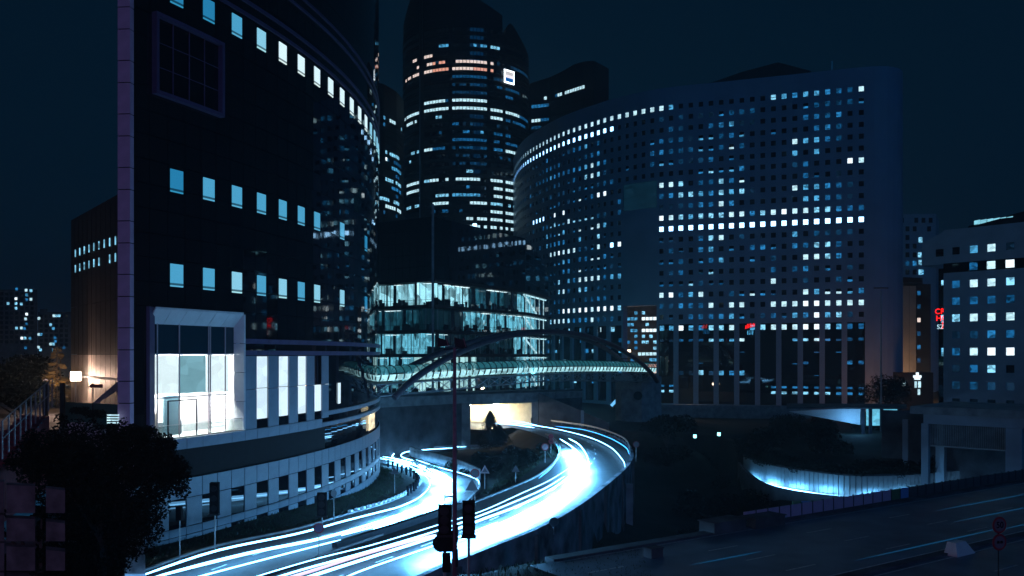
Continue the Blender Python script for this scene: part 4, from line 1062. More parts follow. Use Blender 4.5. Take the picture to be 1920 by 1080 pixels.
for (zt, zb, li) in levels:
    for (a, b, n) in ((gS[0], gS[1], 11), (gS[1], gS[2], 19), (gS[2], gS[3], 5)):
        for k in range(n):
            s0, s1 = a + (b - a) * k / n, a + (b - a) * (k + 1) / n; px = gp.px((s0 + s1) / 2)
            if a == gS[2]: mt = room[3]
            else: mt = room[lvl(li, px)]
            m = MB(); dpt = -2.2 - R() * 2.0
            m.quad(gp.P(s0, dpt, zb), gp.P(s1, dpt, zb), gp.P(s1, dpt, zt), gp.P(s0, dpt, zt))
            m.obj('room_wall', mt, go)
            m = MB(); m.beam(gp.P(s0, 0, zb), gp.P(s0, 0, zt), .11); m.obj('mullion', M['galv'] if R() < .35 else M['metal'], go)
            m = MB(); m.box((0, 0, 0), (s1 - s0 - .12, .05, zt - zb)); me = cache.setdefault(('gp', a, zt), m.mesh('pane', gl))
            place(me, 'pane', go, gp.P((s0 + s1) / 2, .02, (zt + zb) / 2), gp.ang((s0 + s1) / 2))
    # furniture silhouettes, ceiling lights and transom
    m = MB(); m2 = MB()
    for _ in range(46):
        s = gS[0] + R() * (gS[2] - gS[0]); h = .5 + R() * 1.2; m.box(gp.P(s, -1.2, zb + h / 2), (.5 + R() * 1.4, .3, h), gp.ang(s))
    for _ in range(16):
        s = gS[0] + R() * (gS[2] - gS[0]); px = gp.px(s)
        if lvl(li, px) in (1, 2, 3): m2.box(gp.P(s, -1.3, zt - .25), (1.6 + R(), .8, .1), gp.ang(s))
    for (a, b) in ((gS[0], gS[1]), (gS[1], gS[2])): m.beam(gp.P(a + .1, .06, zb + 1.1), gp.P(b - .1, .06, zb + 1.1), .06)
    m.obj('furniture', M['black'], go, kind='stuff')
    if m2.v: m2.obj('ceiling_light', WM[9], go, kind='stuff')
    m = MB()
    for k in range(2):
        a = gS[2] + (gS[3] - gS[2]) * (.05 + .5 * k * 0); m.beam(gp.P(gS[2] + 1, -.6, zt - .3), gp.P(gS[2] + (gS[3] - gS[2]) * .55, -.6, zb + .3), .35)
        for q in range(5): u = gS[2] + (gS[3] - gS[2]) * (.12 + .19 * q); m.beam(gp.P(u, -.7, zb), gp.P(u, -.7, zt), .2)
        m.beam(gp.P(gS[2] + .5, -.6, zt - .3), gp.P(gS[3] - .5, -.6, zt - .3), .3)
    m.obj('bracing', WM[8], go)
m = MB(); m.beam(gp.P(gS[1], .25, 0), gp.P(gS[1], .25, 47.5), .5); m.obj('corner_post', M['concrete'], go)
for k, (px, py) in enumerate(((903, 434),)):
    s = gp.find(903, gS[1], gS[2]); o = MB(); o.tube([gp.P(s, -2, ztopG + .2), gp.P(s, -2, ztopG + 1.2)], .5, 8); o.obj('roof_light', WM[10], go)

# ------------------------------------------------------------------ overpass deck, abutments and tunnel
def wallpoly(name, a, b, z0, z1, t, mt, parent=None, z1b=None, z0b=None):
    a = Vector(a); b = Vector(b); q = (b - a).normalized(); n_ = Vector((-q.y, q.x)) * t; m = MB(); z1b = z1 if z1b is None else z1b; z0b = z0 if z0b is None else z0b
    m.hexa([(a.x, a.y, z0), (b.x, b.y, z0b), (b.x + n_.x, b.y + n_.y, z0b), (a.x + n_.x, a.y + n_.y, z0), (a.x, a.y, z1), (b.x, b.y, z1b), (b.x + n_.x, b.y + n_.y, z1b), (a.x + n_.x, a.y + n_.y, z1)])
    return m.obj(name, mt, parent)
PL, PR = Vector(D3(882, 160)), Vector(D3(997, 172))
up = empty('road_underpass', (PL.x, PL.y, 0), 'concrete road bridge with a warmly lit rectangular underpass mouth', 'bridge')
LA = Vector(D3(640, 140)); RA = Vector(D3(1092, 182))
wallpoly('deck', LA, PL + Vector((-.0, 0)), 4.95, 7.0, 14, M['concrete'], up, 6.6); wallpoly('deck', PL + Vector((.02, 0)), RA, 4.55, 6.6, 14, M['concrete'], up, 6.2)
wallpoly('cornice', LA + Vector((0, -.35)), RA + Vector((0, -.35)), 6.75, 7.15, .3, M['dconcrete'], up, 6.3)
# portal frame
wallpoly('abutment', LA + Vector((3, 3)), PL + Vector((-1.6, .3)), -5, 4.95, 1.2, M['dconcrete'], up)
wallpoly('jamb', PL + Vector((-1.6, -.2)), PL, -5, 4.95, 12, M['concrete'], up)
wallpoly('jamb', PR, PR + Vector((1.3, .2)), -1, 4.6, 14, M['concrete'], up)
wallpoly('abutment', PR + Vector((1.3, .5)), RA, -2, 4.9, 1.0, M['dconcrete'], up)
wallpoly('wing_wall', (PR.x + 1.4, PR.y - .4), (RA.x + 4, RA.y - 14), -3, 6.3, .6, M['dconcrete'], up, .6)
dirp = (PR - PL).normalized(); nrm = Vector((-dirp.y, dirp.x)); creamw = mat('cream_tunnel_wall', (.62, .56, .40), .7, nscale=.6, namt=.25)
TL = 46
def tp(u, v, z): p = PL + dirp * u + nrm * v + Vector((-.55 * v, 0)) * 1.0; return Vector((p.x, p.y, z))
UW = (PR - PL).length
m = MB(); m.quad(tp(.02, 0, -.1), tp(.02, TL, -.1), tp(.02, TL, 4.5), tp(.02, 0, 4.5)); m.quad(tp(UW - .02, 0, -.1), tp(UW - .02, TL, -.1), tp(UW - .02, TL, 4.5), tp(UW - .02, 0, 4.5)); m.quad(tp(0, TL, -.1), tp(UW, TL, -.1), tp(UW, TL, 4.5), tp(0, TL, 4.5))
m.obj('tunnel_wall', creamw, up)
m = MB(); m.quad(tp(0, 0, 4.56), tp(UW, 0, 4.3), tp(UW, TL, 4.3), tp(0, TL, 4.56)); m.obj('tunnel_ceiling', creamw, up)
m = MB(); m.quad(tp(0, -2, .01), tp(UW, -2, .01), tp(UW, TL, .01), tp(0, TL, .01)); m.obj('tunnel_road', M['asphalt2'], up)
tl_m = emis('tunnel_lamp', (1.0, .86, .62), 420, 'AUTO')
for k in range(6):
    m = MB(); v = 3 + k * 6; m.beam(tp(UW * .3, v, 4.2), tp(UW * .3, v + 3, 4.2), .25, .12); m.obj('tunnel_lamp', tl_m, up)
    m = MB(); m.beam(tp(UW * .75, v, 4.1), tp(UW * .75, v + 3, 4.1), .25, .12); m.obj('tunnel_lamp', tl_m, up)
m = MB(); m.hexa([tp(UW * .55, 20, 0), tp(UW - .3, 20, 0), tp(UW - .3, 26, 0), tp(UW * .55, 26, 0), tp(UW * .55, 20, 1.9), tp(UW - .3, 20, 2.3), tp(UW - .3, 26, 2.3), tp(UW * .55, 26, 1.9)]); m.obj('inner_parapet', M['dconcrete'], up)

# ------------------------------------------------------------------ glazed footbridge with arch
B0 = Vector((W(655, 112), 112, 0)); B1 = Vector((W(1222, 188), 188, 0)); 
def bpz(t): return 10.0 + .75 * sin(pi * t) - .1 * t
def bpt(t):
    p = B0.lerp(B1, t); d = (B1 - B0).normalized(); side = Vector((d.y, -d.x, 0)); return p + side * (1.6 * sin(pi * t)), d, side
fb = empty('footbridge', (B0 + B1) / 2, 'glazed tubular footbridge with closely spaced ribs and a slender arch', 'footbridge')
NR = 62; RB = 1.2
tealg = bpy.data.materials.new('teal_roof_glass'); tealg.use_nodes = True; t = tealg.node_tree; bs = t.nodes['Principled BSDF']
bs.inputs['Base Color'].default_value = (.05, .16, .18, 1); bs.inputs['Roughness'].default_value = .15; bs.inputs['Emission Color'].default_value = (.02, .13, .16, 1); bs.inputs['Emission Strength'].default_value = 1.0; bs.inputs['Alpha'].default_value = .55; tealg.cycles.emission_sampling = 'NONE'
lowg = emis('lit_side_panel', (.40, .80, .88), 1.0, vary=.45, vscale=.7)
def ring(t, ang, r=RB): p, d, side = bpt(t); return p + side * (cos(ang) * r) + Vector((0, 0, bpz(t) + 1.1 + sin(ang) * r))
rib_pts = 9
for i in range(NR + 1):
    t = i / NR; m = MB(); m.tube([ring(t, -.55 + (pi + 1.1) * k / rib_pts, RB + .06) for k in range(rib_pts + 1)], .075, 4, caps=False); m.obj('rib', M['metal'], fb)
for i in range(NR):
    t0, t1 = (i + .06) / NR, (i + .94) / NR
    m = MB(); m.quad(ring(t0, -.75), ring(t1, -.75), ring(t1, .02), ring(t0, .02)); m.obj('side_panel', lowg, fb)
m = MB()
for i in range(NR):
    for k in range(5):
        a0, a1 = .16 + 2.8 * k / 5, .16 + 2.8 * (k + 1) / 5; m.quad(ring(i / NR, a0), ring((i + 1) / NR, a0), ring((i + 1) / NR, a1), ring(i / NR, a1))
m.obj('roof_glazing', tealg, fb, smoothf=True)
m = MB()
for i in range(NR):
    p, d, s_ = bpt(i / NR); p2, _, s2 = bpt((i + 1) / NR); a = Vector((0, 0, bpz(i / NR))); b = Vector((0, 0, bpz((i + 1) / NR)))
    m.hexa([p + s_ * 1.3 + a - Vector((0, 0, .2)), p2 + s2 * 1.3 + b - Vector((0, 0, .2)), p2 - s2 * 1.3 + b - Vector((0, 0, .2)), p - s_ * 1.3 + a - Vector((0, 0, .2)), p + s_ * 1.3 + a, p2 + s2 * 1.3 + b, p2 - s2 * 1.3 + b, p - s_ * 1.3 + a])
m.obj('deck', M['concrete'], fb)
m = MB()
low = lambda t: bpt(t)[0] + Vector((0, 0, bpz(t) - 1.3 - 0.5 * abs(cos(pi * t))))
m.tube([low(i / 40) for i in range(41)], .13, 6)
for sg_ in (1, -1):
    m.tube([bpt(i / 40)[0] + bpt(i / 40)[2] * 1.35 * sg_ + Vector((0, 0, bpz(i / 40) - .1)) for i in range(41)], .11, 6)
for i in range(30):
    t0, t1 = i / 30, (i + .5) / 30
    for sg_ in (1, -1):
        a = bpt(t0)[0] + bpt(t0)[2] * 1.35 * sg_ + Vector((0, 0, bpz(t0) - .15)); m.beam(a, low(t1), .1); b = bpt((i + 1) / 30)[0] + bpt((i + 1) / 30)[2] * 1.35 * sg_ + Vector((0, 0, bpz((i + 1) / 30) - .15)); m.beam(low(t1), b, .1)
m.obj('truss', M['galv'], fb)
# arch: two legs joined in a leaning rib
def archp(t, off): 
    tt = .06 + .905 * t; p, d, s_ = bpt(tt); z = 8.2 + 9.8 * (1 - (2 * t - 1) ** 2) ** .82; return p + s_ * (off * (1 - .6 * sin(pi * t))) + Vector((0, 0, z))
for off in (2.6, -2.2):
    m = MB(); m.tube([archp(i / 40, off) for i in range(41)], .47, 10); m.obj('arch', M['steel'], fb, smoothf=True)
m = MB()
for i in range(5, 36, 3): m = MB(); m.beam(archp(i / 40, 2.6), archp(i / 40, -2.2), .16); m.obj('cross_tie', M['metal'], fb)
for i in range(8, 33, 4):
    t = i / 40; p = bpt(.06 + .93 * t)[0]; m = MB(); m.tube([archp(t, 2.6), p + bpt(t)[2] * 1.35 + Vector((0, 0, bpz(t)))], .03, 4); m.obj('hanger', M['metal'], fb)
# bridge abutment at the right
ab = empty('bridge_abutment', D3(1200, 188) + (0,), 'plain concrete block with a round hole carrying the right end of the footbridge', 'abutment')
wallpoly('block', D3(1164, 190), D3(1203, 187), -2, 7.9, 8, M['concrete'], ab); wallpoly('block', D3(1203.2, 187), D3(1240, 191), -2, 9.2, 8, M['concrete'], ab)
m = MB(); c = Vector((*D3(1196, 186.9), 5.0)); m.tube([c + Vector((0, .3, 0)), c + Vector((0, -.1, 0))], .95, 18); m.obj('hole_shade_disc', M['black'], ab)  # black disc, the hole's shade put into its colour
m = MB(); m.box((*D3(1205, 188), 10.2), (2.2, 1.2, 3.0)); m.obj('pylon_head', M['dconcrete'], ab)
# long low wall in front of the office
lw = tag(wallpoly('plinth_wall', D3(1236, 232), D3(1520, 226), -5, .5, 1.0, M['concrete'], None, .35), 'long low concrete wall in front of the pale office building', 'wall')
# lit escalator rail between the legs
ec = empty('lit_stair', D3(1155, 215) + (2,), 'short flight with a blue lit handrail left of the bridge abutment', 'stair')
a, b = Vector((*D3(1146, 214), 14 - 96 * 214 / F)), Vector((*D3(1163, 214), 14 - 78 * 214 / F))
m = MB(); m.beam(a, b, .3, .7); m.obj('lit_handrail', emis('blue_rail', (.15, .5, .9), 1.3), ec); m = MB(); m.beam(a + Vector((0, .4, -.8)), b + Vector((0, .4, -.8)), 1.2, .3); m.obj('flight', M['dconcrete'], ec)

# illuminated white wall and frosted panes right of the office base
lwp = empty('lit_pavilion', D3(1600, 161) + (0,), 'low pavilion with a blue white lit wall and two glowing frosted panes', 'pavilion')
zt_ = lambda py, d: 14 - (py - 665) * d / F
m = MB(); m.quad((*D3(1478, 160), zt_(772, 160)), (*D3(1482, 160), zt_(772, 160)), (*D3(1482, 160), zt_(771, 160)), (*D3(1478, 160), zt_(771, 160)))
m = MB(); m.quad((*D3(1480, 162), zt_(772, 162)), (*D3(1613, 160), zt_(797, 160)), (*D3(1613, 160), zt_(765, 160)), (*D3(1480, 162), zt_(771, 162)))
gr_ = bpy.data.materials.new('backlit_wall'); gr_.use_nodes = True
m.obj('side_wall', M['white'], lwp)
for k, (x0, x1, y1) in enumerate(((1624, 1630, 798), (1635, 1650, 798), (1656, 1683, 800))):
    m = MB(); d = 159; m.hexa([(*D3(x0, d), zt_(y1, d)), (*D3(x1, d), zt_(y1, d)), (*D3(x1, d + .2), zt_(y1, d)), (*D3(x0, d + .2), zt_(y1, d)), (*D3(x0, d), zt_(767, d)), (*D3(x1, d), zt_(767, d)), (*D3(x1, d + .2), zt_(767, d)), (*D3(x0, d + .2), zt_(767, d))])
    m.obj('frosted_pane', emis('frosted_pane', (.14, .55, .78), 1.0, vary=.25), lwp)
for x in (1618, 1632, 1653, 1686): m = MB(); m.beam((*D3(x, 158.5), -1), (*D3(x, 158.5), 4.0), .5); m.obj('post', M['metal'], lwp)
m = MB(); m.hexa([(*D3(1475, 158), 4.02), (*D3(1700, 156), 4.02), (*D3(1700, 168), 4.02), (*D3(1475, 170), 4.02), (*D3(1475, 158), 4.3), (*D3(1700, 156), 4.3), (*D3(1700, 168), 4.3), (*D3(1475, 170), 4.3)]); m.obj('flat_roof', M['dconcrete'], lwp)
L = bpy.data.lights.new('pavilion_lamp', 'POINT'); L.energy = 700; L.color = (.15, .5, 1); L.shadow_soft_size = .4; o = bpy.data.objects.new('pavilion_lamp', L); COL.objects.link(o); o.location = (*D3(1606, 156.5), 1.6)

# building seen through the passage
def flat(a, b): return [D3(*a), D3(*b)]
spec = {}
for r in range(1, 14): spec[r] = [(1150, 1196, 6 if r < 6 else 5, .45), (1200, 1240, (9 if r in (2, 4) else 7) if r < 8 else 6, .95 if r in (2, 4) else .5)]
spec[2] += []; spec[8] = [(1150, 1240, 8, .4)]; spec[10] = [(1150, 1240, 11, .5)]; spec[11] = [(1150, 1240, 12, .35)]; spec[12] = [(1150, 1240, 11, .4)]
bb, _ = band_tower('office_building', 'banded office with scattered lit windows seen through the tall opening of the pale building', [D3(1140, 340), D3(1260, 330)], lambda px: hh(578, 340) + (px - 1170) * .035, -1, hh(577, 340), 2.3, spec, pane=1.5, wall='dconcrete', hwin=1.2, seed=5)
lp = Vector((*D3(1179, 300), hh(660, 300))); sl = empty('street_lamp', (lp.x, lp.y, 0), 'warm glowing street lamp seen through the opening of the pale building', 'street lamp')
m = MB(); m.tube([(lp.x, lp.y, 0), (lp.x, lp.y, lp.z)], .1, 6); m.obj('pole', M['metal'], sl); m = MB(); m.tube([lp, lp + Vector((0, 0, .8))], .7, 10); m.obj('lamp_head', emis('warm_lamp', (6, 4.2, 2.6), 1.0), sl)
def point(loc, e, col, r=.3, name='lamp_light'):
    L = bpy.data.lights.new(name, 'POINT'); L.energy = e; L.color = col; L.shadow_soft_size = r; o = bpy.data.objects.new(name, L); COL.objects.link(o); o.location = loc; return o
point(lp + Vector((0, 6, 0)), 3000, (1, .62, .38), .5)

# ------------------------------------------------------------------ hotel block at the right edge, overpass below
HA, HB = Vector(D3(1769, 160.5)), Vector(D3(1935, 149.5)); hd = (HB - HA).normalized(); hn = Vector((hd.y, -hd.x)); hrz = atan2(hd.y, hd.x)
ho = empty('hotel_block', (HA.x, HA.y, 3), 'grey block with a regular grid of square windows at the right edge of the scene', 'apartment block')
def hp(u, off, z): p = HA + hd * u + hn * off; return Vector((p.x, p.y, z))
def hpx(u): p = HA + hd * u; return CX + F * p.x / p.y
def hfind(px):
    lo, hi = -12, 22
    for _ in range(40):
        m_ = (lo + hi) / 2
        if hpx(m_) < px: lo = m_
        else: hi = m_
    return lo
HL = (HB - HA).length; cols = [hfind(x) for x in (1792, 1825.5, 1858.5, 1894)]; cols.append(cols[-1] + (cols[-1] - cols[-2])); rowy = [13 + i for i in range(11)]
hz = lambda r: 33.35 - 3.13 * r
m = MB(); wsz = 1.38
uu = [0]; 
for c in cols: uu += [c - wsz / 2, c + wsz / 2]
uu.append(HL + 1.5)
zz_ = [3.0]
for r in range(9, -1, -1): zz_ += [hz(r) - wsz / 2, hz(r) + wsz / 2]
zz_.append(37.4)
for i in range(len(uu) - 1):
    for j in range(len(zz_) - 1):
        if i % 2 == 1 and j % 2 == 1:
            a, b, c, d = uu[i], uu[i + 1], zz_[j], zz_[j + 1]; q = -.35
            m.quad(hp(a, 0, c), hp(a, q, c), hp(a, q, d), hp(a, 0, d)); m.quad(hp(b, 0, c), hp(b, q, c), hp(b, q, d), hp(b, 0, d)); m.quad(hp(a, 0, c), hp(b, 0, c), hp(b, q, c), hp(a, q, c)); m.quad(hp(a, 0, d), hp(b, 0, d), hp(b, q, d), hp(a, q, d)); continue
        m.quad(hp(uu[i], 0, zz_[j]), hp(uu[i + 1], 0, zz_[j]), hp(uu[i + 1], 0, zz_[j + 1]), hp(uu[i], 0, zz_[j + 1]))
ul = hfind(1728)
m.quad(hp(ul, 0, 31.0), hp(-.01, 0, 31.0), hp(-.01, 0, 37.1), hp(ul, 0, 35.3)); m.quad(hp(ul, 0, 31.0), hp(ul, -10, 31.0), hp(ul, -10, 35.3), hp(ul, 0, 35.3)); m.quad(hp(0, 0, 3), hp(0, -12, 3), hp(0, -12, 31), hp(0, 0, 31))
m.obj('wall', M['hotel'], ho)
m = MB(); m.quad(hp(0.0, .03, hz(1) - .9), hp(HL, .03, hz(1) - .9), hp(HL, .03, hz(1) + .9), hp(0, .03, hz(1) + .9)); m.obj('dark_band', M['black'], ho)
hl = ['06810', '04892', '48870', '44430', '78880', '12541', '48990', '14700', '23210', '00000']
hm = {}
for r, s_ in enumerate(hl):
    for c in range(5):
        lv = int(s_[c]) if not (r == 0 and c == 0) else 0
        if lv not in hm: q = MB(); q.box((0, 0, 0), (wsz, .05, wsz)); hm[lv] = q.mesh('window', WM[lv] if lv else M['glass2'])
        place(hm[lv], 'window', ho, hp(cols[c], (-.3 if r != 1 else .06), hz(r)), hrz)
for x in (1762, ): place(hm[0], 'window', ho, hp(hfind(x), .03, 33.2), hrz)
# rooftop glass strip
m = MB(); a, b = hfind(1822), hfind(1896)
for k in range(6): 
    u0, u1 = a + (b - a) * k / 6 + .05, a + (b - a) * (k + 1) / 6 - .05; m.hexa([hp(u0, -1, 38.0 + .0 * k), hp(u1, -1, 38.0), hp(u1, -1.2, 38), hp(u0, -1.2, 38), hp(u0, -1, 38.7), hp(u1, -1, 38.8), hp(u1, -1.2, 38.8), hp(u0, -1.2, 38.7)])
m.obj('roof_light_strip', emis('roof_strip', (.22, .6, .75), 1, vary=.3), ho)
m = MB(); m.hexa([hp(a - 1, -.6, 37.4), hp(HL, -.6, 37.4), hp(HL, -5, 37.4), hp(a - 1, -5, 37.4), hp(a - 1, -1.4, 37.9), hp(HL, -1.4, 39.8), hp(HL, -5, 39.8), hp(a - 1, -5, 37.9)]); m.obj('roof_housing', M['metal'], ho)
# dark glazed recess left of the facade
m = MB(); m.quad(hp(ul, -8, 3), hp(0, -8, 3), hp(0, -8, 31), hp(ul, -8, 31)); m.obj('recess_glazing', M['glass'], ho)
for k, (px, py, w_, h_, lv) in enumerate(((1738, 530, 1.4, 1.0, 7), (1749, 526, .9, 1.2, 6), (1755, 530, .7, .8, 5), (1741, 598, 2.4, 1.6, 7), (1735, 598, .7, 1.4, 5), (1743, 660, 3.0, 1.6, 6), (1737, 660, .6, 1.6, 7), (1744, 510, 1.4, 1.8, 4), (1762, 690, .8, 2.2, 5))):
    u = hfind(px) ; q = MB(); q.box((0, 0, 0), (w_ * .62, .05, h_)); place(q.mesh('window', WM[lv]), 'window', ho, hp(u, -7.9, 14 + (665 - py) * 168 / F), hrz)
neon(hp(hfind(1763.5), -1.0, hh(592, 163)), hrz, [('CRA', neon_red, .3), ('HGI', neon_red, -1.0), ('J', neon_red, -2.2)], 1.45, 'neon_sign_glow', 'red neon lettering beside the hotel block above small white letters')
neon(hp(hfind(1764), -1.0, hh(617, 163)), hrz, [('SZG', neon_white, 0)], 1.2, 'neon_sign_glow', 'small white neon lettering under the red neon sign')
# neon reflections in the office bays, built as glowing strokes
for k, (px, py, lab) in enumerate(((1325, 612, 'dim red sign in the third glazed bay of the pale office'), (1407, 613, 'bright red sign in the fifth glazed bay of the pale office'))):
    s = OPL.find(px, 60, 200); z = hh(py, OPL.at(s)[0].y)
    nr = empty('neon_sign_glow', OPL.P(s, -.5, z), lab, 'neon sign', 'red signs in the glazed bays')
    m = MB()
    for q in range(7 if k else 4):
        u = s + (-1.5 + q * .45); hh_ = .7 + R() * .9; m.beam(OPL.P(u, -.5, z - .6 + .13 * q * k), OPL.P(u + .15, -.5, z - .6 + .13 * q * k + hh_), .22)
    m.obj('red_strokes', emis('red_strokes', (1.6 if k else .4, .02, .02), 1), nr)
    m = MB()
    for q in range(4): m.beam(OPL.P(s - .9 + q * .5, -.5, z - 2.4), OPL.P(s - .8 + q * .5, -.5, z - 1.0), .2)
    m.obj('white_strokes', WM[6 if k else 3], nr)
# pale tower far behind
wt = empty('white_tower', D3(1718, 345) + (0,), 'distant pale apartment tower with small dark windows above the hotel block', 'apartment tower')
m = MB(); m.hexa([(*D3(1660, 345), -1), (*D3(1755, 345), -1), (*D3(1760, 360), -1), (*D3(1660, 360), -1), (*D3(1660, 345), hh(402, 345)), (*D3(1755, 345), hh(401, 345)), (*D3(1760, 360), hh(402, 345)), (*D3(1660, 360), hh(402, 345))]); m.obj('wall', M['hotel'], wt)
wl = {}
for r, s_ in enumerate(['10111', '11101', '11000', '61100', '11100', '73500', '11160']):
    for c, ch in enumerate(s_):
        if ch == '0': continue
        px = 1688 + c * 13.5 + (3 if r == 0 else 0); lv = int(ch) if ch != '1' else 0
        if lv not in wl: q = MB(); q.box((0, 0, 0), (1.5, .1, 2.0)); wl[lv] = q.mesh('window', WM[lv] if lv else M['glass2'])
        place(wl[lv], 'window', wt, (*D3(px, 344.9), hh(413 + r * 16.2, 345)))
for px, py in ((1726, 450), (1725, 478), (1726, 492), (1726, 510)): place(wl[7], 'window', wt, (*D3(px, 344.9), hh(py, 345)))
# slab tower with lit stair windows
st = empty('slab_tower', D3(1705, 300) + (0,), 'pale ribbed slab tower with columns of small lit windows either side', 'apartment tower')
m = MB(); m.hexa([(*D3(1670, 301), -1), (*D3(1745, 301), -1), (*D3(1745, 315), -1), (*D3(1670, 315), -1), (*D3(1670, 301), hh(532, 300)), (*D3(1745, 301), hh(532, 300)), (*D3(1745, 315), hh(532, 300)), (*D3(1670, 315), hh(532, 300))]); m.obj('core', M['black'], st)
m = MB()
for x0, x1 in ((1692, 1704.6), (1705.2, 1717.5)): m.hexa([(*D3(x0, 300), -1), (*D3(x1, 300), -1), (*D3(x1, 301), -1), (*D3(x0, 301), -1), (*D3(x0, 300), hh(536, 300)), (*D3(x1, 300), hh(536, 300)), (*D3(x1, 301), hh(536, 300)), (*D3(x0, 301), hh(536, 300))])
m.obj('pale_slab', M['brown'].copy() if 0 else mat('khaki_slab', (.20, .20, .15), .7, nscale=.3, namt=.15), st)
m = MB(); m.hexa([(*D3(1675, 298), hh(531, 300)), (*D3(1730, 298), hh(531, 300)), (*D3(1730, 315), hh(531, 300)), (*D3(1675, 315), hh(531, 300)), (*D3(1675, 298), hh(520, 300)), (*D3(1730, 298), hh(522, 300)), (*D3(1730, 315), hh(522, 300)), (*D3(1675, 315), hh(520, 300))]); m.obj('roof_cap', M['black'], st)
for k in range(14):
    lv = [8, 7, 3, 6, 7, 7, 5, 6, 7, 6, 6, 5, 4, 2][k]; q = MB(); q.box((0, 0, 0), (1.3 + .4 * R(), .05, 1.3)); place(q.mesh('window', WM[lv]), 'window', st, (*D3(1687, 300.9), hh(549 + k * 12.7, 300)))
    if k % 2 == 0: q = MB(); q.box((0, 0, 0), (1.1, .05, 1.5)); place(q.mesh('window', WM[[4, 3, 12, 3, 5, 3, 2][k // 2]]), 'window', st, (*D3(1723, 300.9), hh(549 + k * 12.7, 300)))
# white cross light
cr_ = empty('cross_sign', D3(1720, 240) + (6,), 'small white glowing cross sign between the slab tower and the hotel', 'sign')
m = MB(); c = Vector((*D3(1720, 240), hh(706, 240))); m.box(c, (2.2, .3, .7)); m.box(c + Vector((0, 0, .75)), (.7, .3, .8)); m.box(c + Vector((0, 0, -.65)), (1.6, .3, .5)); m.obj('cross', WM[9], cr_)
for x, y, w_, h_ in ((1695, 719, .9, 1.3), (1717, 721, .6, 1.8), (1724, 721, .7, 1.8), (1723, 735, .6, 1.6)):
    m = MB(); m.box((*D3(x, 240), hh(y, 240)), (w_, .2, h_)); m.obj('lit_window', WM[8], cr_)
m = MB(); m.box((*D3(1712, 242), 3), (10, 3, 12)); m.obj('shop_wall', M['black'], cr_)

# overpass in front of the hotel
OA, OB = Vector(D3(1706, 122.5)), Vector(D3(1980, 110)); 
ov = empty('overpass', (OA.x, OA.y, 0), 'concrete road overpass on square columns with a slatted screen below its beam', 'overpass')
wallpoly('deck', OA, OB, 5.55, 6.6, 18, M['concrete'], ov, 6.6); OA2 = OA.lerp(OB, .10)
wallpoly('beam', OA2 + Vector((.2, .35)), OB + Vector((.2, .35)), 4.2, 5.55, 1.1, M['hotel'], ov)
od = (OB - OA).normalized(); orz = atan2(od.y, od.x)
def ofind(px):
    lo, hi = 0.0, 1.0
    for _ in range(40):
        m_ = (lo + hi) / 2; p = OA.lerp(OB, m_)
        if CX + F * p.x / p.y < px: lo = m_
        else: hi = m_
    return OA.lerp(OB, lo)
for x, w_, dy in ((1741.5, .95, .9), (1911, 1.9, .9), (1754, .8, 9), (1830, 1.2, 9.5)):
    p = ofind(x); m = MB(); m.box((p.x, p.y + dy, -1.4), (w_, w_ * .9, 11.2), orz); m.obj('column', M['hotel'], ov)
m = MB()
pa, pb = ofind(1749), ofind(1899)
for k in range(44): p = pa.lerp(pb, k / 43); m.box((p.x, p.y + 1.0, 2.7), (.10, .25, 3.0), orz)
m.obj('slat', M['concrete'], ov, kind='stuff'); m = MB(); m.beam((pa.x, pa.y + .8, 1.1), (pb.x, pb.y + .8, 1.15), .12, .2); m.obj('rail', M['galv'], ov)
wallpoly('back_wall', (pa.x - 2, pa.y + 12), (pb.x + 14, pb.y + 10), -7, 5.4, .5, M['dconcrete'], ov)
# ------------------------------------------------------------------ left: terrace, clad wall, far housing
tr_ = MB(); tr_.hexa([(-140, 60, -1), (-30.6, 60, -1), (-30.6, 140, -1), (-140, 140, -1), (-140, 60, 8.6), (-30.6, 60, 8.6), (-30.6, 140, 8.6), (-140, 140, 8.6)])
tr_.obj('terrace', M['dconcrete'], kind='structure')
M['claylow'] = mat('glow_pale_cladding', (.22, .19, .17), .6, nscale=.6, namt=.3)  # paler lower band, with the lamp's glow also put into its colour
cw = empty('clad_building', (-35, 74, 8.6), 'dark clad building with two rows of narrow lit slits behind the lilac pillar', 'office building')
A_, B_ = Vector(D3(133, 82)), Vector(D3(238, 66.5)); cd = (B_ - A_)
def cwz(py, f): d = 82 + (66.5 - 82) * f; return 14 - (py - 665) * d / F
m = MB()
NP = 12
for k in range(NP):
    f0, f1 = k / NP + .002, (k + 1) / NP - .002; a, b = A_.lerp(B_, f0), A_.lerp(B_, f1)
    for z0, z1 in ((8.6, 11.9), (12.1, 14.0), (14.04, 18.5), (18.54, 23), (23.04, 26.9)):
        m = MB(); m.hexa([(a.x, a.y, z0), (b.x, b.y, z0), (b.x - .1, b.y + .3, z0), (a.x - .1, a.y + .3, z0), (a.x, a.y, z1), (b.x, b.y, z1), (b.x - .1, b.y + .3, z1), (a.x - .1, a.y + .3, z1)]); m.obj('cladding_panel', M['brown'] if z0 > 14 else M['claylow'], cw)
wallpoly('wall_core', A_ + Vector((.35, .45)), B_ + Vector((.3, .45)), 8.6, 26.7, 1.0, M['black'], cw)
wallpoly('ledge', A_ + Vector((-.1, -.25)), B_ + Vector((0, -.25)), 11.92, 12.08, .3, M['concrete'], cw)
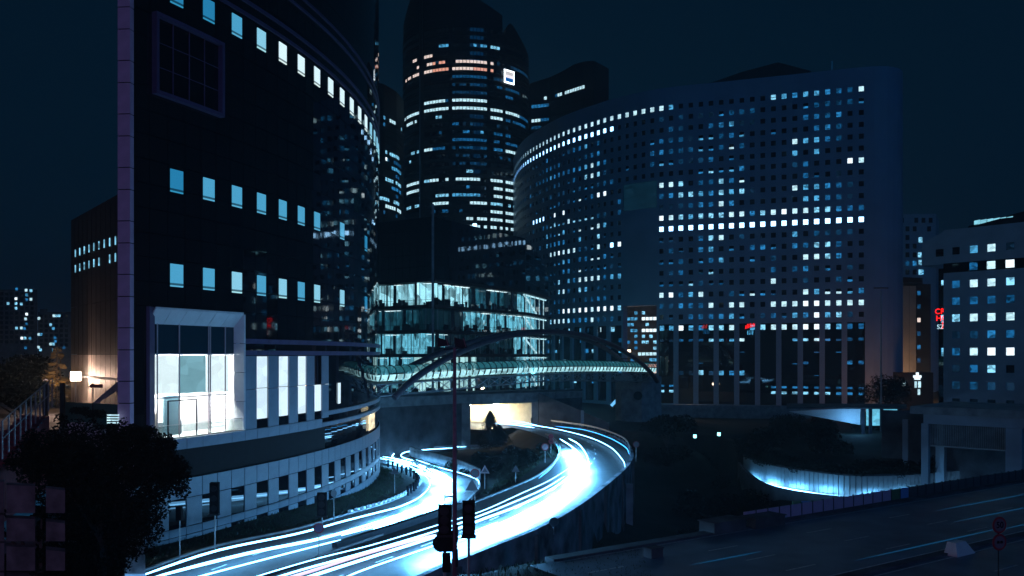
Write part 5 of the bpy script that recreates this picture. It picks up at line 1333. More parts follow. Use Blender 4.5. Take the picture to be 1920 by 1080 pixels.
for row, (ya, yb, hpx_) in enumerate(((475, 448, 15), (504, 480, 15))):
    for k in range(10):
        f = .10 + .82 * k / 9; a = A_.lerp(B_, f); d = a.y; py = ya + (yb - ya) * k / 9
        if (row, k) in ((1, 6),): continue
        q = MB(); q.box((0, 0, 0), (.16, .06, .68)); place(cache.setdefault('slit', q.mesh('slit_window', WM[7])), 'window', cw, (a.x - .0, a.y - .04, 14 - (py - 665) * d / F), atan2(cd.y, cd.x))
# terrace lamp
lp = Vector((*D3(142, 76.2), 14 - (712 - 665) * 76 / F)); tl = empty('terrace_lamp', (lp.x, lp.y, 8.6), 'glaring white floodlight on the terrace in front of the dark clad building', 'lamp')
m = MB(); m.tube([(lp.x, lp.y, 8.6), lp], .05, 6); m.obj('pole', M['metal'], tl); m = MB(); m.tube([lp + Vector((0, 0, -.1)), lp + Vector((0, 0, .7))], .42, 14); m.obj('lamp_head', emis('flood_head', (14, 11, 9), 1.0), tl)
o = point(lp + Vector((-.1, -.5, .1)), 1500, (1, .66, .5), .15)
point(lp + Vector((-1.5, -.6, .2)), 160, (1, .55, .35), .15)
# ramp, signs on terrace
m = MB(); a = D3(190, 68); m.hexa([(*D3(170, 70), 9.6), (*D3(222, 68), 11.2), (*D3(222, 69), 11.2), (*D3(170, 71), 9.6), (*D3(170, 70), 9.9), (*D3(222, 68), 11.9), (*D3(222, 69), 11.9), (*D3(170, 71), 9.9)])
tag(m.obj('ramp_parapet', M['concrete']), 'sloping pale parapet of a ramp at the foot of the clad building', 'parapet')
wallpoly_ = wallpoly('green_hoarding', D3(122, 66), D3(236, 62), 8.6, 10.35, .15, mat('green_board', (.03, .11, .09), .7)); tag(wallpoly_, 'dull green hoarding across the terrace left of the lilac pillar', 'hoarding')
sb_ = empty('direction_sign', D3(178, 63) + (8.6,), 'narrow reddish direction sign on a post over the green hoarding', 'sign')
m = MB(); m.box((*D3(180, 63), 14 - (724 - 665) * 63 / F), (.95, .06, .26)); m.obj('board', mat('red_board', (.18, .03, .03), .6), sb_); m = MB(); m.beam((*D3(174, 63), 8.6), (*D3(174, 63), 11.9), .06); m.obj('post', M['metal'], sb_)
for i, (x, w_) in enumerate(((150, 1.3), (178, 1.3))):
    pb_ = empty('planter', D3(x, 58) + (8.6,), ['left concrete planter box with a clipped bush on the terrace', 'right concrete planter box with a clipped bush near the lilac pillar'][i], 'planter', 'terrace planters')
    m = MB(); m.box((*D3(x, 58), 9.0 - .5 * i), (w_, .8, .75)); m.obj('box', M['pinkwall'], pb_)
tag(wallpoly('retaining_wall', D3(170, 57.5), D3(226, 57), 5.5, 8.4, .5, M['pinkwall']), 'pinkish concrete wall under the right planter beside the lilac pillar', 'retaining wall')
gr = empty('vent_grille', D3(212, 60) + (9.6,), 'small brightly lit grille left of the lilac pillar foot', 'grille')
for k in range(4): m = MB(); m.box((*D3(212, 60), 9.75 - k * .18), (.85, .05, .09)); m.obj('slat', WM[8], gr)
# railing on the terrace steps
SX0, SX1 = Vector(D3(0, 45)), Vector(D3(92, 58))
st_ = empty('stair', (SX0.x, SX0.y, 6), 'outdoor stair with red treads and a bluish stepped side wall at the left edge', 'stair')
for k in range(12):
    f = k / 12; a = SX0.lerp(SX1, f); b = SX0.lerp(SX1, f + 1 / 12); za = 8.0 + 2.0 * f
    m = MB(); m.hexa([(a.x, a.y, 5), (b.x, b.y, 5), (b.x - 3, b.y + 2.2, 5), (a.x - 3, a.y + 2.2, 5), (a.x, a.y, za), (b.x, b.y, za), (b.x - 3, b.y + 2.2, za), (a.x - 3, a.y + 2.2, za)]); m.obj('step', M['redstep'], st_)
    m = MB(); m.hexa([(a.x + .05, a.y - .3, 4), (b.x + .05, b.y - .3, 4), (b.x, b.y - .02, 4), (a.x, a.y - .02, 4), (a.x + .05, a.y - .3, za - .1), (b.x + .05, b.y - .3, za - .1), (b.x, b.y - .02, za - .1), (a.x, a.y - .02, za - .1)]); m.obj('side_wall_block', mat('teal_wall', (.05, .20, .28), .7) if k == 0 else bpy.data.materials['teal_wall'], st_)
rl = empty('railing', (SX0.x - 1.5, SX0.y + 1, 8), 'metal railing of thin uprights climbing beside the outdoor stair', 'railing')
RA0, RB0 = Vector((*D3(4, 46.5), 8.3)), Vector((*D3(98, 62), 10.2))
for k in range(11):
    f = k / 10; p = RA0.lerp(RB0, f); m = MB(); m.beam(p, p + Vector((0, 0, 2.1)), .07); m.obj('upright', M['galv'], rl)
for dz in (1.1, 2.1): m = MB(); m.beam(RA0 + Vector((0, 0, dz)), RB0 + Vector((0, 0, dz)), .05); m.obj('rail', M['galv'], rl)
for k, x in enumerate((85, 117)):
    m = MB(); m.box((*D3(x, 64), 10.2), (.28, .28, 3.4)); tag(m.obj('dark_post', M['metal']), ['dark square post at the head of the stair railing', 'dark square post beside the glaring terrace floodlight'][k], 'post')
# foreground retaining wall at bottom left, with panel joints and ivy strips
fw = empty('concrete_wall', D3(60, 36) + (5,), 'pinkish blocky concrete wall with dark ivy strips in the bottom left corner', 'wall')
for c, (x0, x1) in enumerate(((-30, 8), (12, 66), (86, 122))):
    for r, (y0, y1) in enumerate(((903, 962), (965, 1015), (1018, 1070), (1073, 1130))):
        m = MB(); d = 36; j = R() * .1; q = [(x0, y1), (x1, y1), (x1, y0 + (8 if c == 2 else 0) * 0 + 8 * c), (x0, y0 + 6 * c)]
        m.hexa([(*D3(q[0][0], d), 14 - (q[0][1] - 665) * d / F), (*D3(q[1][0], d), 14 - (q[1][1] - 665) * d / F), (*D3(q[1][0], d + .6), 14 - (q[1][1] - 665) * d / F), (*D3(q[0][0], d + .6), 14 - (q[0][1] - 665) * d / F),
                (*D3(q[3][0], d - j), 14 - (q[3][1] - 665) * d / F), (*D3(q[2][0], d - j), 14 - (q[2][1] - 665) * d / F), (*D3(q[2][0], d + .6), 14 - (q[2][1] - 665) * d / F), (*D3(q[3][0], d + .6), 14 - (q[3][1] - 665) * d / F)])
        m.obj('block', mat('mauve_concrete', (.10, .095, .105), .85, nscale=1.6, namt=.5, bump=.3, bscale=5) if (c, r) == (0, 0) else bpy.data.materials['mauve_concrete'], fw)
# pink lit wall stub at the tree's foot
m = MB(); d = 50; m.hexa([(*D3(232, d), 0), (*D3(274, d), 0), (*D3(274, d + 1), 0), (*D3(232, d + 1), 0), (*D3(238, d), 3.2), (*D3(270, d), 3.4), (*D3(270, d + 1), 3.4), (*D3(238, d + 1), 3.2)])
tag(m.obj('wall_stub', M['pinkwall']), 'weathered pink lit wall stub at the foot of the big dark bush by the road', 'wall')

# far housing blocks on the left
def block(px0, px1, d, py, label, pts, seed, levels=(6, 7, 8)):
    random.seed(seed); root = empty('apartment_block', D3((px0 + px1) / 2, d) + (0,), label, 'apartment block', 'far housing blocks at the left')
    m = MB(); m.hexa([(*D3(px0, d), -3), (*D3(px1, d), -3), (*D3(px1, d + 14), -3), (*D3(px0, d + 14), -3), (*D3(px0, d), hh(py, d)), (*D3(px1, d), hh(py, d)), (*D3(px1, d + 14), hh(py, d)), (*D3(px0, d + 14), hh(py, d))]); m.obj('wall', M['dconcrete'], root)
    m = MB(); m.hexa([(*D3(px0 + 4, d + 2), hh(py, d)), (*D3(px0 + 18, d + 2), hh(py, d)), (*D3(px0 + 18, d + 8), hh(py, d)), (*D3(px0 + 4, d + 8), hh(py, d)), (*D3(px0 + 4, d + 2), hh(py - 6, d)), (*D3(px0 + 18, d + 2), hh(py - 6, d)), (*D3(px0 + 18, d + 8), hh(py - 6, d)), (*D3(px0 + 4, d + 8), hh(py - 6, d))]); m.obj('roof_hut', M['dconcrete'], root)
    ws = {}
    for (x, y, lv) in pts:
        if lv not in ws: q = MB(); q.box((0, 0, 0), (.95, .1, 1.0)); ws[lv] = q.mesh('window', WM[lv])
        place(ws[lv], 'window', root, (*D3(x, d - .1), hh(y, d)), 0, (d / 330.,) * 3)
    # dark windows grid
    dk = MB(); x = px0 + 6
    while x < px1 - 4:
        y = py + 8
        while y < 650: dk.box((*D3(x, d - .03), hh(y, d)), (1.2 * d / 330, .05, 1.2 * d / 330)); y += 9
        x += 9.5
    dk.obj('window_bank', M['glass2'], root, kind='stuff')
block(-60, 70, 340, 543, 'far apartment block with scattered lit windows at the left edge', [(31, 542, 5), (49, 544, 8), (58, 545, 7), (50, 553, 6), (30, 560, 9), (50, 562, 5), (58, 561, 8), (15, 569, 7), (30, 569, 7), (40, 570, 7), (30, 578, 7), (50, 589, 9), (48, 598, 8), (50, 607, 5), (31, 615, 7), (40, 615, 8), (46, 616, 5), (41, 634, 9), (47, 634, 7), (56, 634, 6), (48, 652, 5)], 3)
block(71, 134, 420, 585, 'lower far apartment block just left of the dark clad building', [(73, 597, 8), (101, 592, 8), (106, 592, 7), (111, 592, 7), (95, 609, 7), (100, 616, 6), (72, 627, 8), (77, 627, 6), (95, 645, 8), (100, 645, 7), (72, 651, 8), (76, 656, 7), (100, 656, 6), (120, 652, 4), (103, 633, 5), (104, 640, 5)], 4)
for i, (x, y, d, e) in enumerate(((49, 719, 110, 1), (17, 719, 130, .4), (28, 722, 130, .4), (85, 714, 100, .5), (95, 715, 100, .4))):
    p = Vector((*D3(x, d), 14 - (y - 665) * d / F)); t_l = empty('street_lamp', (p.x, p.y, 8.6), ['orange street lamp glowing below the trees at the left', 'leftmost faint pale lamp over the terrace', 'second faint pale lamp from the left edge over the terrace', 'small pale lamp left of the bare spruce', 'small amber lamp at the spruce'][i], 'street lamp', 'small lamps beyond the terrace')
    m = MB(); m.tube([(p.x, p.y, 8.6), p], .04, 5); m.obj('pole', M['metal'], t_l); m = MB(); m.tube([p, p + Vector((0, 0, .35 * e + .1))], .12 + .22 * e, 8); m.obj('lamp_head', emis('lamp_%d' % i, (3.2, 1.6, .7) if i in (0, 4) else (1.2, 1.0, 1.1), 1.0), t_l)
point((*D3(104, 84), 11.8), 150, (1, .5, .15), .2)
point((*D3(49, 112), 11), 120, (1, .5, .2), .2)

# ------------------------------------------------------------------ trees and shrubs
def leafcloud(m, blobs, n, size, seed=0, droop=.3):
    rnd = random.Random(seed); cw_ = [b[1] ** 2.2 for b in blobs]; picks = rnd.choices(range(len(blobs)), cw_, k=n)
    for pi_ in picks:
        c, r = blobs[pi_]
        v = Vector((rnd.gauss(0, 1), rnd.gauss(0, 1), rnd.gauss(0, 1))).normalized() * (rnd.random() ** .38) * r
        p = Vector(c) + Vector((v.x, v.y, v.z * .85)); s = size * (.6 + .8 * rnd.random())
        a = Vector((rnd.gauss(0, 1), rnd.gauss(0, 1), rnd.gauss(0, .6))).normalized() * s; b = a.cross(Vector((rnd.gauss(0, 1), rnd.gauss(0, 1), rnd.gauss(0, 1)))).normalized() * s * .6
        m.quad(p - a, p + b, p + a, p - b)
def tree(name, base, height, blobs, n, size, label, seed, group=None, trunk_r=.25, lm='leaf'):
    root = empty(name, base, label, 'tree' if 'tree' in name or 'conifer' in name else 'bush', group); B_ = Vector(base)
    m = MB(); top = B_ + Vector((0, 0, height * .7)); m.tube([B_, B_.lerp(top, .5) + Vector((.1, 0, 0)), top], lambda t: trunk_r * (1 - .7 * t), 7)
    rnd = random.Random(seed)
    for c, r in blobs[:8]: s = B_ + Vector((0, 0, height * (.25 + .3 * rnd.random()))); m.tube([s, s.lerp(Vector(c), .5) + Vector((0, 0, .2)), Vector(c)], lambda t: trunk_r * .4 * (1 - .7 * t), 5)
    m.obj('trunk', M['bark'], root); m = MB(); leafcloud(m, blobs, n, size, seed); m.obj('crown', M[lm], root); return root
def P_(px, py, d): return Vector((*D3(px, d), 14 - (py - 665) * d / F))
d = 44
bl = [(P_(px, py, d + dd), r) for px, py, r, dd in ((90, 850, 1.6, 2), (150, 840, 1.9, 2), (110, 900, 2.0, 0), (190, 880, 2.2, 1), (250, 850, 1.7, 0), (290, 880, 1.5, 0), (230, 930, 2.0, 0), (160, 960, 2.1, 1), (250, 1000, 1.5, 0), (200, 1040, 1.6, 1), (300, 850, .9, 0), (320, 910, .7, 0), (130, 1010, 1.4, 0), (60, 860, 1.2, 2), (240, 825, 1.0, 0), (275, 950, 1.2, 0), (330, 885, .45, 0), (170, 1090, 1.6, 0), (110, 1060, .9, -5))]
rb_ = random.Random(91); ex = []
for _ in range(90):
    c, r = bl[rb_.randrange(len(bl))]; v = Vector((rb_.gauss(0, 1), rb_.gauss(0, .4), rb_.gauss(0, 1))).normalized(); ex.append((c + v * r * 1.05, .16 + .34 * rb_.random()))
for _ in range(26):
    px_ = 225 + rb_.random() * 110; ex.append((P_(px_, 800 + rb_.random() * 30 + abs(px_ - 250) * .15, 44), .2 + .25 * rb_.random()))
bl = bl + ex
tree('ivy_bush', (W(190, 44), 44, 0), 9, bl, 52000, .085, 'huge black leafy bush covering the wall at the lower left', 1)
bl = [(P_(px, py, 36.4), r) for px, py, r in ((4, 1000, .25), (5, 1050, .3), (78, 960, .3), (75, 1000, .4), (78, 1040, .4), (76, 1075, .4), (6, 960, .15))]
tree('ivy_bush', (W(76, 36.4), 36.4, 3), 3, bl, 1500, .07, 'narrow ivy strips hanging down the pinkish corner wall', 2)
for i, (x, y, w_) in enumerate(((150, 772, .55), (178, 778, .7))):
    bl = [(P_(x + dx, y - 2, 58), w_ * .55) for dx in (-12, -4, 4, 12)]
    tree('clipped_bush', (W(x, 58), 58, 9.1), .6, bl, 900, .06, ['clipped dark bush in the left terrace planter', 'clipped dark bush in the right terrace planter'][i], 10 + i, 'bushes in the planters', .05)
# spruce with drooping branches lit orange
sb = Vector((W(107, 86), 86, 8.6)); root = empty('conifer', sb, 'sparse conifer with drooping branches lit orange beside the clad building', 'tree'); m = MB(); m.tube([sb, sb + Vector((0, 0, 7))], lambda t: .12 * (1 - .8 * t), 6); m.tube([sb + Vector((.35, 0, 0)), sb + Vector((.35, 0, 5.2))], .05, 5); m.obj('trunk', M['bark'], root)
m = MB(); rnd = random.Random(8)
for k in range(70):
    z = .6 + rnd.random() * 5.6; L_ = (6.6 - z) * .42 + .2; a = rnd.random() * 2 * pi; p0 = sb + Vector((0, 0, z)); p1 = p0 + Vector((cos(a) * L_ * .6, sin(a) * L_ * .6, -.25 * L_)); p2 = p0 + Vector((cos(a) * L_, sin(a) * L_, -.1 * L_)); m.tube([p0, p1, p2], .035, 4)
    for q in range(9): u = p0.lerp(p2, .25 + .75 * q / 9); m.quad(u, u + Vector((.05, 0, -.02)), u + Vector((.06, 0, -.3)), u + Vector((-.02, .02, -.28)))
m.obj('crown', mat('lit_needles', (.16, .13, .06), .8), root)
rnd = random.Random(3)
for i, (x, y, d, r, lab) in enumerate(((10, 690, 95, 3.4, 'dark tree at the left edge below the far apartment blocks'), (70, 700, 100, 2.6, 'dark round tree left of the orange conifer'), (-20, 740, 70, 3.0, 'dark tree cut by the left edge behind the railing'), (40, 745, 75, 1.8, 'low dark tree behind the stair railing'))):
    c = P_(x, y, d); bl = [(c + Vector((rnd.gauss(0, r * .5), rnd.gauss(0, r * .4), rnd.gauss(0, r * .35))), r * .6) for _ in range(7)]; tree('broadleaf_tree', (c.x, c.y, 8.6 if y < 730 else 7), max(1.5, c.z - 7), bl, 4200, .16, lab, 20 + i, 'trees beyond the terrace')
# conifer on the island in front of the tunnel
def cone_tree(base, h, r, n, label, seed, sz=.16):
    root = empty('conifer', base, label, 'tree', None); B_ = Vector(base); m = MB(); m.tube([B_, B_ + Vector((0, 0, h * .95))], lambda t: .14 * (1 - .85 * t), 6); m.obj('trunk', M['bark'], root)
    m = MB(); rnd = random.Random(seed)
    for _ in range(n):
        t = rnd.random() ** .8; a = rnd.random() * 2 * pi; rr = r * (1 - t) ** .8 * (.35 + .65 * rnd.random() ** .5) * (1 + .25 * sin(a * 3 + t * 9)); p = B_ + Vector((cos(a) * rr, sin(a) * rr, .2 + t * h)); s = sz * (.6 + .8 * rnd.random())
        q = Vector((cos(a), sin(a), -.5)).normalized() * s * 1.5; w = Vector((-sin(a), cos(a), 0)) * s * .5; m.quad(p - q * .5, p + w, p + q, p - w)
    m.obj('crown', M['leaf'], root)
c = Vector((W(919, 146), 146, -2.2)); cone_tree(c, 14 - (772 - 665) * 146 / F + 2.2, 2.9, 7000, 'dark pointed conifer standing in front of the lit underpass mouth', 5)
cone_tree((W(935, 150), 150, -2), 3.6, 2.6, 3000, 'low bushy conifer right behind the pointed one at the underpass', 6)
# shrubs on the island, in the pit and verge
bl = [(Vector((x, y, H(x, y) + .2)), r) for x, y, r in [(-12, 128, 1.4), (-9, 131, 1.6), (-5, 134, 1.5), (0, 130, 1.6), (2, 124, 1.5), (-2, 122, 1.2), (3, 117, 1.0), (-15, 132, 1.0), (0, 138, 1.6), (-7, 124, 1.0), (4.5, 130, .9)]]
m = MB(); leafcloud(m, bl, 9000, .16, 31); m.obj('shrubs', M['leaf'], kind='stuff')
m = MB(); bl = []
rnd = random.Random(12)
for _ in range(120):
    x, y = 19 + rnd.random() * 60, 88 + rnd.random() * 90
    if y < 66 + (x - 14) * .7: continue
    bad = any((Vector((x, y, 0)) - Vector((p.x, p.y, 0))).length < 5.5 for p in pitwall) or any((Vector((x, y, 0)) - Vector((p.x, p.y, 0))).length < 6 for p in out_edge)
    if bad or (32 < x < 72 and 90 < y < 152): continue
    bl.append((Vector((x, y, H(x, y) + .6)), 1.0 + rnd.random() * 2.2))
leafcloud(m, bl, 30000, .22, 32); m.obj('shrubs', M['leaf'], kind='stuff')
m = MB(); bl = [(p + Vector((0, 1.2, 4.6 + .8 * rnd.random())), .9 + .9 * rnd.random()) for p in pth_] if 0 else [(p + Vector((0, .8, 4.0 + .8 * rnd.random())), .8 + .9 * rnd.random()) for p in smooth(pitwall, 40)[:30]]
leafcloud(m, bl, 9000, .18, 33); m.obj('shrubs', M['leaf'], kind='stuff')
for i, (x, y, d, r, n) in enumerate(((1668, 738, 205, 4.5, 5000), (1250, 800, 150, 2.6, 3000), (1560, 830, 140, 3.2, 4000), (1440, 830, 150, 3.0, 3500))):
    c = P_(x, y, d); bl = [(c + Vector((rnd.gauss(0, r * .6), rnd.gauss(0, r * .4), rnd.gauss(0, r * .3))), r * .6) for _ in range(8)]
    tree('broadleaf_tree', (c.x, c.y, H(c.x, c.y)), max(2, c.z - H(c.x, c.y)), bl, n, .22, ['round dark tree at the right corner of the pale office', 'dark tree left of the two small ground lights', 'dark tree above the glowing underpass wall', 'second dark tree left of the glowing underpass wall'][i], 40 + i, 'dark trees in the hollow')
# bare trees before the pavilion
for i, x in enumerate((1606, 1627)):
    b = Vector((*D3(x, 205), -1)); root = empty('bare_tree', b, ['bare branching tree in front of the lit pavilion wall', 'bare branching tree between the glowing panes'][i], 'tree', 'bare trees at the pavilion'); m = MB(); rnd = random.Random(50 + i)
    def br(p, dr, L_, r_, dep):
        q = p + dr * L_; m.tube([p, q], r_, 4)
        if dep: 
            for _ in range(3): br(q, (dr + Vector((rnd.gauss(0, .45), rnd.gauss(0, .3), .2))).normalized(), L_ * .68, r_ * .62, dep - 1)
    br(b, Vector((0, 0, 1)), 1.7, .09, 4); m.obj('branches', M['bark'], root)
# grass on the verges
m = MB(); rnd = random.Random(77); cnt = 0
while cnt < 26000:
    x, y = -27 + rnd.random() * 36, 50 + rnd.random() * 85
    okp = None
    a = Vector((x, y, 0))
    # near podium side verge or island
    u = (x - TP.p[0].x); near = min(((a.x - s[0].x) ** 2 + (a.y - s[0].y) ** 2) ** .5 - s[1] for s in GRID.get((int(x // 8), int(y // 8)), [(Vector((999, 999, 0)), 0, 0, 0)]))
    if near < 1.9: cnt += 1 if rnd.random() < .2 else 0; continue
    z = H(x, y); h = .12 + .22 * rnd.random(); w = Vector((rnd.gauss(0, 1), rnd.gauss(0, 1), 0)).normalized() * .05; t = Vector((rnd.gauss(0, .08), rnd.gauss(0, .08), h))
    p = Vector((x, y, z - .03)); m.tri(p - w, p + w, p + t); cnt += 1
m.obj('grass', M['grass'], kind='stuff')

# ------------------------------------------------------------------ street furniture
def pole_to(px, pyb, d): return P_(px, pyb, d)
def sign_round(base, h, r, label, rz=0, face='signback', rim='signred', group=None, txt=None, dbl=False, pole_m='galv', wide=.035):
    root = empty('road_sign', base, label, 'road sign', group); B_ = Vector(base); m = MB(); m.tube([B_, B_ + Vector((0, 0, h + r * .6))], wide, 6); m.obj('post', M[pole_m], root)
    for q in range(2 if dbl else 1):
        c = B_ + Vector((0, -.06, h - q * 2.05 * r)); f = Vector((sin(rz), -cos(rz), 0))
        m = MB(); m.tube([c, c + f * .03], r, 24); m.obj('rim', M[rim], root); m = MB(); m.tube([c + f * .032, c + f * .045], r * .76, 24); m.obj('face', M[face], root)
        if txt and q == 0:
            cu = bpy.data.curves.new('t', 'FONT'); cu.body = txt; cu.size = r * 1.05; cu.align_x = 'CENTER'; cu.align_y = 'CENTER'; cu.extrude = .004; cu.offset = .008
            o = bpy.data.objects.new('tmp', cu); COL.objects.link(o); me = bpy.data.meshes.new_from_object(o.evaluated_get(bpy.context.evaluated_depsgraph_get())); bpy.data.objects.remove(o)
            me.materials.clear(); me.materials.append(M['signdark']); t = bpy.data.objects.new('number', me); COL.objects.link(t); t.parent = root; t.matrix_parent_inverse = wmat(root).inverted(); t.location = c + f * .06; t.rotation_euler = (radians(90), 0, rz)
        if dbl and q == 1:
            m = MB(); r_ = Vector((cos(rz), sin(rz), 0)); 
            for s_ in (-.24, .24):
                for (u, v, w_, h_) in ((0, 0, .34, .16), (0, .10, .2, .1)): m.box(c + f * .055 + r_ * s_ * r + Vector((0, 0, v * r)), (w_ * r * 1.1, .012, h_ * r * 1.6), rz)
            m.obj('pictogram', M['signdark'], root)
    return root
def sign_tri(base, h, r, label, mt='signred', group=None):
    root = empty('road_sign', base, label, 'road sign', group); B_ = Vector(base); m = MB(); m.tube([B_, B_ + Vector((0, 0, h))], .035, 6); m.obj('post', M['galv'], root); c = B_ + Vector((0, -.06, h)); m = MB()
    tri = [c + Vector((-r, 0, -r * .6)), c + Vector((r, 0, -r * .6)), c + Vector((0, 0, r * 1.1))]; n = len(m.v); m.v += [tuple(p) for p in tri] + [tuple(p + Vector((0, -.03, 0))) for p in tri]
    for f in ((0, 1, 2), (5, 4, 3), (0, 3, 4, 1), (1, 4, 5, 2), (2, 5, 3, 0)): m.f.append(f); m.m.append(0)
    m.obj('plate', M[mt], root); m = MB(); k = .55; tri2 = [c + (p - c) * k + Vector((0, -.035, 0)) for p in tri]; m.tri(*tri2); m.obj('symbol_field', M['signback'], root); return root
b = G(598, 1047); sign_round(b, (1047 - 990) * b.y / F, .36, 'round mauve sign on a post at the nose of the road divider', 0, 'purplebelt', 'signred')
b = G(909, 917, -.4); sign_tri(b, (915 - 880) * b.y / F, .52, 'pinkish triangular sign standing on the dark island', 'pinkwall')
b = G(967, 912, -.6); sign_tri(b, (912 - 880) * b.y / F, .45, 'dim triangular sign at the middle of the dark island', 'signback')
b = GL(740, 925); sign_tri(b, (925 - 884) * b.y / F, .50, 'dark triangular sign between the black bollards and the slip road', 'signback')
b = G(885, 955); r_ = sign_tri(b, (955 - 912) * b.y / F, .60, 'dark triangular sign below a round one beside the mast', 'signback')
b2 = b + Vector((.25, .3, 0)); sign_round(b2, (955 - 888) * b.y / F, .42, 'dark round sign above the triangular one at the end of the slip road wall', 0, 'signback', 'signred')
b = G(1022, 868, -.2); sign_round(b, (868 - 838) * b.y / F, .50, 'round red backed sign on the island next to the inner rail', 0, 'pinkwall', 'signred')
b = G(1033, 850); sign_round(b, (850 - 818) * b.y / F, .36, 'small red sign just beyond the inner rail of the bend', 0, 'redstep', 'signred', dbl=True)
b = G(1184, 866); sign_round(b + Vector((.6, 0, 0)), (866 - 833) * b.y / F, .42, 'faint round sign outside the far rim of the bend', 0, 'signback', 'redstep')
b = G(997, 812); sign_round(b, (812 - 787) * b.y / F, .45, 'dark narrow sign at the right jamb of the underpass', 1.1, 'signback', 'signback')
b = G(1038, 1000, -.5); sign_round(b + Vector((0, -.5, 0)), (1000 - 976) * b.y / F, .38, 'dark round sign back rising over the retaining wall', 0, 'signdark', 'metal')
b = GL(626, 978); sign_round(b, (978 - 925) * b.y / F, .30, 'slim dark sign on the verge under the podium', .8, 'signback', 'signback')
b = Vector((*D3(1872, 44), 0)); sign_round(b, 14 - (984 - 665) * 44 / F, .43, 'pair of round red rimmed signs, the upper reading 50, by the avenue', .25, 'signwhite', 'signred', None, '50', True, 'metal')
bpy.data.materials['sign_white'].node_tree.nodes['Principled BSDF'].inputs['Base Color'].default_value = (.16, .14, .18, 1)

def signal(base, zt, w, h, label, lens=True, rz=0, arms=True, skirt=True, lower=False):
    root = empty('traffic_signal', base, label, 'traffic signal'); B_ = Vector(base); top = Vector((B_.x, B_.y, zt))
    m = MB(); m.tube([B_, top + Vector((0, 0, -.1))], .055, 8); m.obj('pole', M['galv'], root)
    m = MB(); m.box(top + Vector((0, -.12, -h / 2)), (w, .26, h), rz); m.obj('housing', M['black'], root)
    m = MB(); m.box(top + Vector((0, .03, -h / 2)), (w * 1.1, .02, h * 1.04), rz); m.obj('backboard', M['signdark'], root)
    for k in range(3): m = MB(); c = top + Vector((0, -.3, -h * (.18 + .32 * k))); m.tube([c + Vector((0, .06, 0)), c + Vector((0, -.02, 0))], w * .36, 14); m.obj('lens_hood', M['metal'], root)
    if arms: m = MB(); m.beam(top + Vector((0, 0, -.1)), top + Vector((0, 0, .55)), .03); m.beam(top + Vector((0, 0, .3)), top + Vector((w * .7, 0, .33)), .05, .06); m.obj('bracket', M['metal'], root)
    if skirt: m = MB(); m.box(top + Vector((0, -.15, -h - .06)), (w * 1.25, .3, .1), rz); m.obj('tray', M['metal'], root)
    if lower:
        m = MB(); c = top + Vector((-.12, -.1, -h - .35)); m.tube([c, c + Vector((0, -.08, 0))], .33, 16); m.obj('round_sign', M['signdark'], root)
        m = MB(); m.box(top + Vector((.1, 0, -h - .3)), (.4, .3, .75)); m.obj('pedestrian_head', M['black'], root); m = MB(); m.box(top + Vector((.06, 0, -h - 1.1)), (.3, .22, .7)); m.obj('repeater', M['black'], root)
    return root
signal((W(834, 32), 32, 1.5), 14 - (947 - 665) * 32 / F, .46, 1.05, 'near traffic signal seen from behind with a round sign under it, left of the mast', lower=True)
signal((W(879, 32.5), 32.5, 1.5), 14 - (940 - 665) * 32.5 / F, .44, 1.25, 'near traffic signal with a bright scratched tray, right of the mast', arms=False)
b = Vector((*D3(403, 60), 0)); signal(b, 14 - (905 - 665) * 60 / F, .60, 2.15, 'dark traffic signal on a pole before the podium tiles', arms=False)
b = GL(604, 990); signal(b, 14 - (924 - 665) * b.y / F, .75, 1.9, 'distant dark double signal on the verge before the podium', arms=False)
b = GL(337, 1055); root = empty('traffic_signal', b, 'small dark signal box on a thin pole left of the first podium panels', 'traffic signal'); m = MB(); m.tube([b, b + Vector((0, 0, 3.1))], .04, 6); m.obj('pole', M['galv'], root); m = MB(); m.box(b + Vector((0, -.1, 3.3)), (.36, .3, .9)); m.obj('housing', M['black'], root)
# mast with floodlights
md_ = 45.0; b = Vector((*D3(852.5, md_), 0)); zt = 14 + (665 - 652) * md_ / F; mr_ = empty('light_mast', b, 'tall slim reddish mast crowned by two dark floodlight heads in the centre', 'lamp mast')
m = MB(); m.tube([b, b + Vector((0, 0, zt))], lambda t: .16 - .08 * t, 10); m.obj('pole', M['redpole'], mr_, smoothf=True)
m = MB(); m.beam(b + Vector((-.6, 0, zt - .1)), b + Vector((.5, 0, zt + .0)), .07); m.obj('crossarm', M['metal'], mr_)
for k, (dx, tilt) in enumerate(((-.55, .25), (.35, -.2))):
    c = b + Vector((dx, 0, zt + .25)); m = MB(); m.hexa([c + Vector((-.32, -.2, -.22)), c + Vector((.30, -.2, -.2 + tilt * .3)), c + Vector((.30, .3, -.15)), c + Vector((-.32, .3, -.15)), c + Vector((-.36, -.15, .3)), c + Vector((.18, -.15, .14)), c + Vector((.18, .25, .14)), c + Vector((-.36, .25, .3))])
    o = m.obj('floodlight_head', M['metal'], mr_); m = MB(); m.beam(c + Vector((.12, -.24, .25)), c + Vector((.25, -.24, -.2)), .035); m.obj('bracket', M['redpole'], o)
m = MB(); 
for k in range(2): m.box(b + Vector((.12, -.1, 4.6 - 1.3 * k)), (.14, .2, .9))
m.obj('equipment_box', M['metal'], mr_)
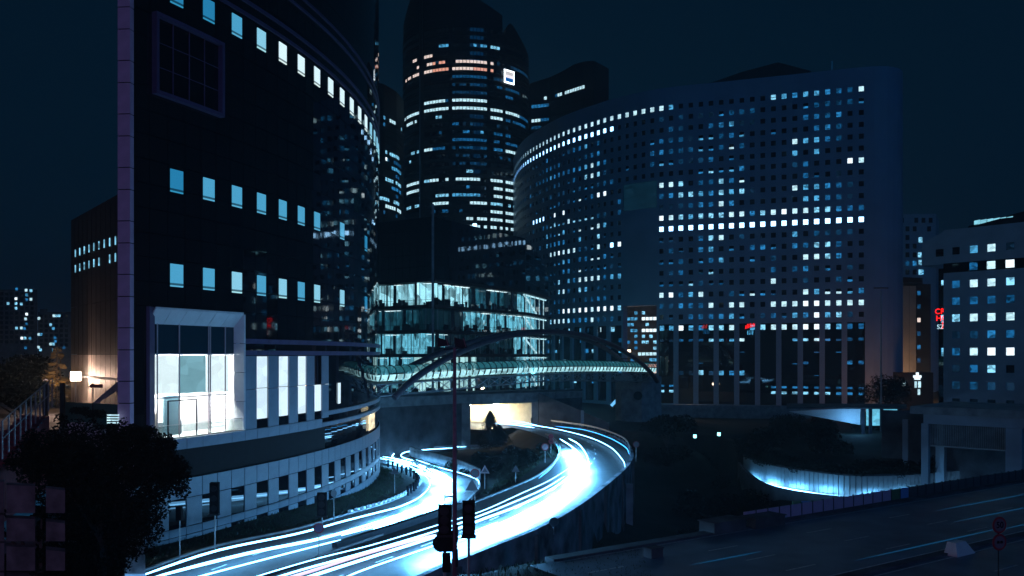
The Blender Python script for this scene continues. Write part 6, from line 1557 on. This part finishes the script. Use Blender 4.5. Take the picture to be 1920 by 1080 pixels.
# unseen street light behind the viewer: lilac light on pillar, wall and fence
def spot(loc, tgt, e, col, ang, r=.2, name='floodlight'):
    L = bpy.data.lights.new(name, 'SPOT'); L.energy = e; L.color = col; L.spot_size = radians(ang); L.spot_blend = .6; L.shadow_soft_size = r; o = bpy.data.objects.new(name, L); COL.objects.link(o); o.location = loc; o.rotation_euler = (Vector(tgt) - Vector(loc)).to_track_quat('-Z', 'Y').to_euler(); return o
hd_ = b + Vector((-.5, -.9, zt + .9))
point((-12, -16, 24), 7500, (1, .40, .72), .8, 'street_light_behind_viewer')
# two small greenish ground lights in the hollow
for i, (x, y) in enumerate(((1303, 821), (1348, 817))):
    p = P_(x, y, 150); root = empty('ground_light', (p.x, p.y, H(p.x, p.y)), ['left of two small greenish white lights in the dark hollow', 'right of two small greenish white lights in the dark hollow'][i], 'light'); m = MB(); m.tube([(p.x, p.y, H(p.x, p.y)), p], .05, 5); m.obj('pole', M['metal'], root); m = MB(); m.tube([p, p + Vector((0, 0, .55))], .28, 8); m.obj('lamp_head', emis('green_lamp', (1.2, 4.0, 4.2), 1.0), root)
# lamp posts before the office
b = Vector((*D3(1652, 190), 0)); root = empty('lamp_post', b, 'tall thin lamp post in front of the rounded right end of the pale office', 'lamp post'); m = MB(); m.tube([b, b + Vector((0, 0, 14 + (665 - 545) * 190 / F))], lambda t: .22 * (1 - .5 * t), 6); m.obj('pole', M['galv'], root); zt = 14 + (665 - 540) * 190 / F; m = MB(); m.beam(b + Vector((-1.6, 0, zt)), b + Vector((1.6, 0, zt)), .35, .25); m.obj('lamp_bar', M['metal'], root)
# lit pillar below the rim
b = G(1180, 985, -3.4); m = MB(); p = P_(1180, 960, 103); m.box((p.x, p.y, -5.6), (.8, .5, 8)); tag(m.obj('wall_pier', M['concrete']), 'pale vertical pier at the far end of the curved retaining wall', 'pier')
m = MB(); p = Vector((*D3(1092, 165), 0)); m.box(p + Vector((0, 0, 1.6)), (.6, .4, 3.2)); tag(m.obj('marker_post', M['galv']), 'pale post standing just outside the rim near the underpass', 'post')
# unseen point lights added to lift building bases, sodium coloured at the office's right end
point((*D3(1672, 236), 4.0), 2600, (1, .42, .22), .5)
point((*D3(1290, 236), 3.5), 700, (1, .72, .5), .5)
point((*D3(1040, 258), 9), 3200, (.08, .6, .8), .8)
point((*D3(1707, 288), 5.0), 6500, (1, .5, .28), .5)
print('objects', len(bpy.data.objects))
# ------------------------------------------------------------------ thin night haze over the whole place
hm_ = bpy.data.materials.new('night_haze'); hm_.use_nodes = True; t = hm_.node_tree; t.nodes.clear()
o_ = t.nodes.new('ShaderNodeOutputMaterial'); pv = t.nodes.new('ShaderNodeVolumePrincipled'); pv.inputs['Color'].default_value = (.55, .78, .95, 1); pv.inputs['Density'].default_value = .0006; pv.inputs['Anisotropy'].default_value = .55
t.links.new(pv.outputs[0], o_.inputs['Volume'])
m = MB(); m.box((0, 2000, 90), (6400, 4300, 212)); m.obj('haze', hm_, kind='stuff')
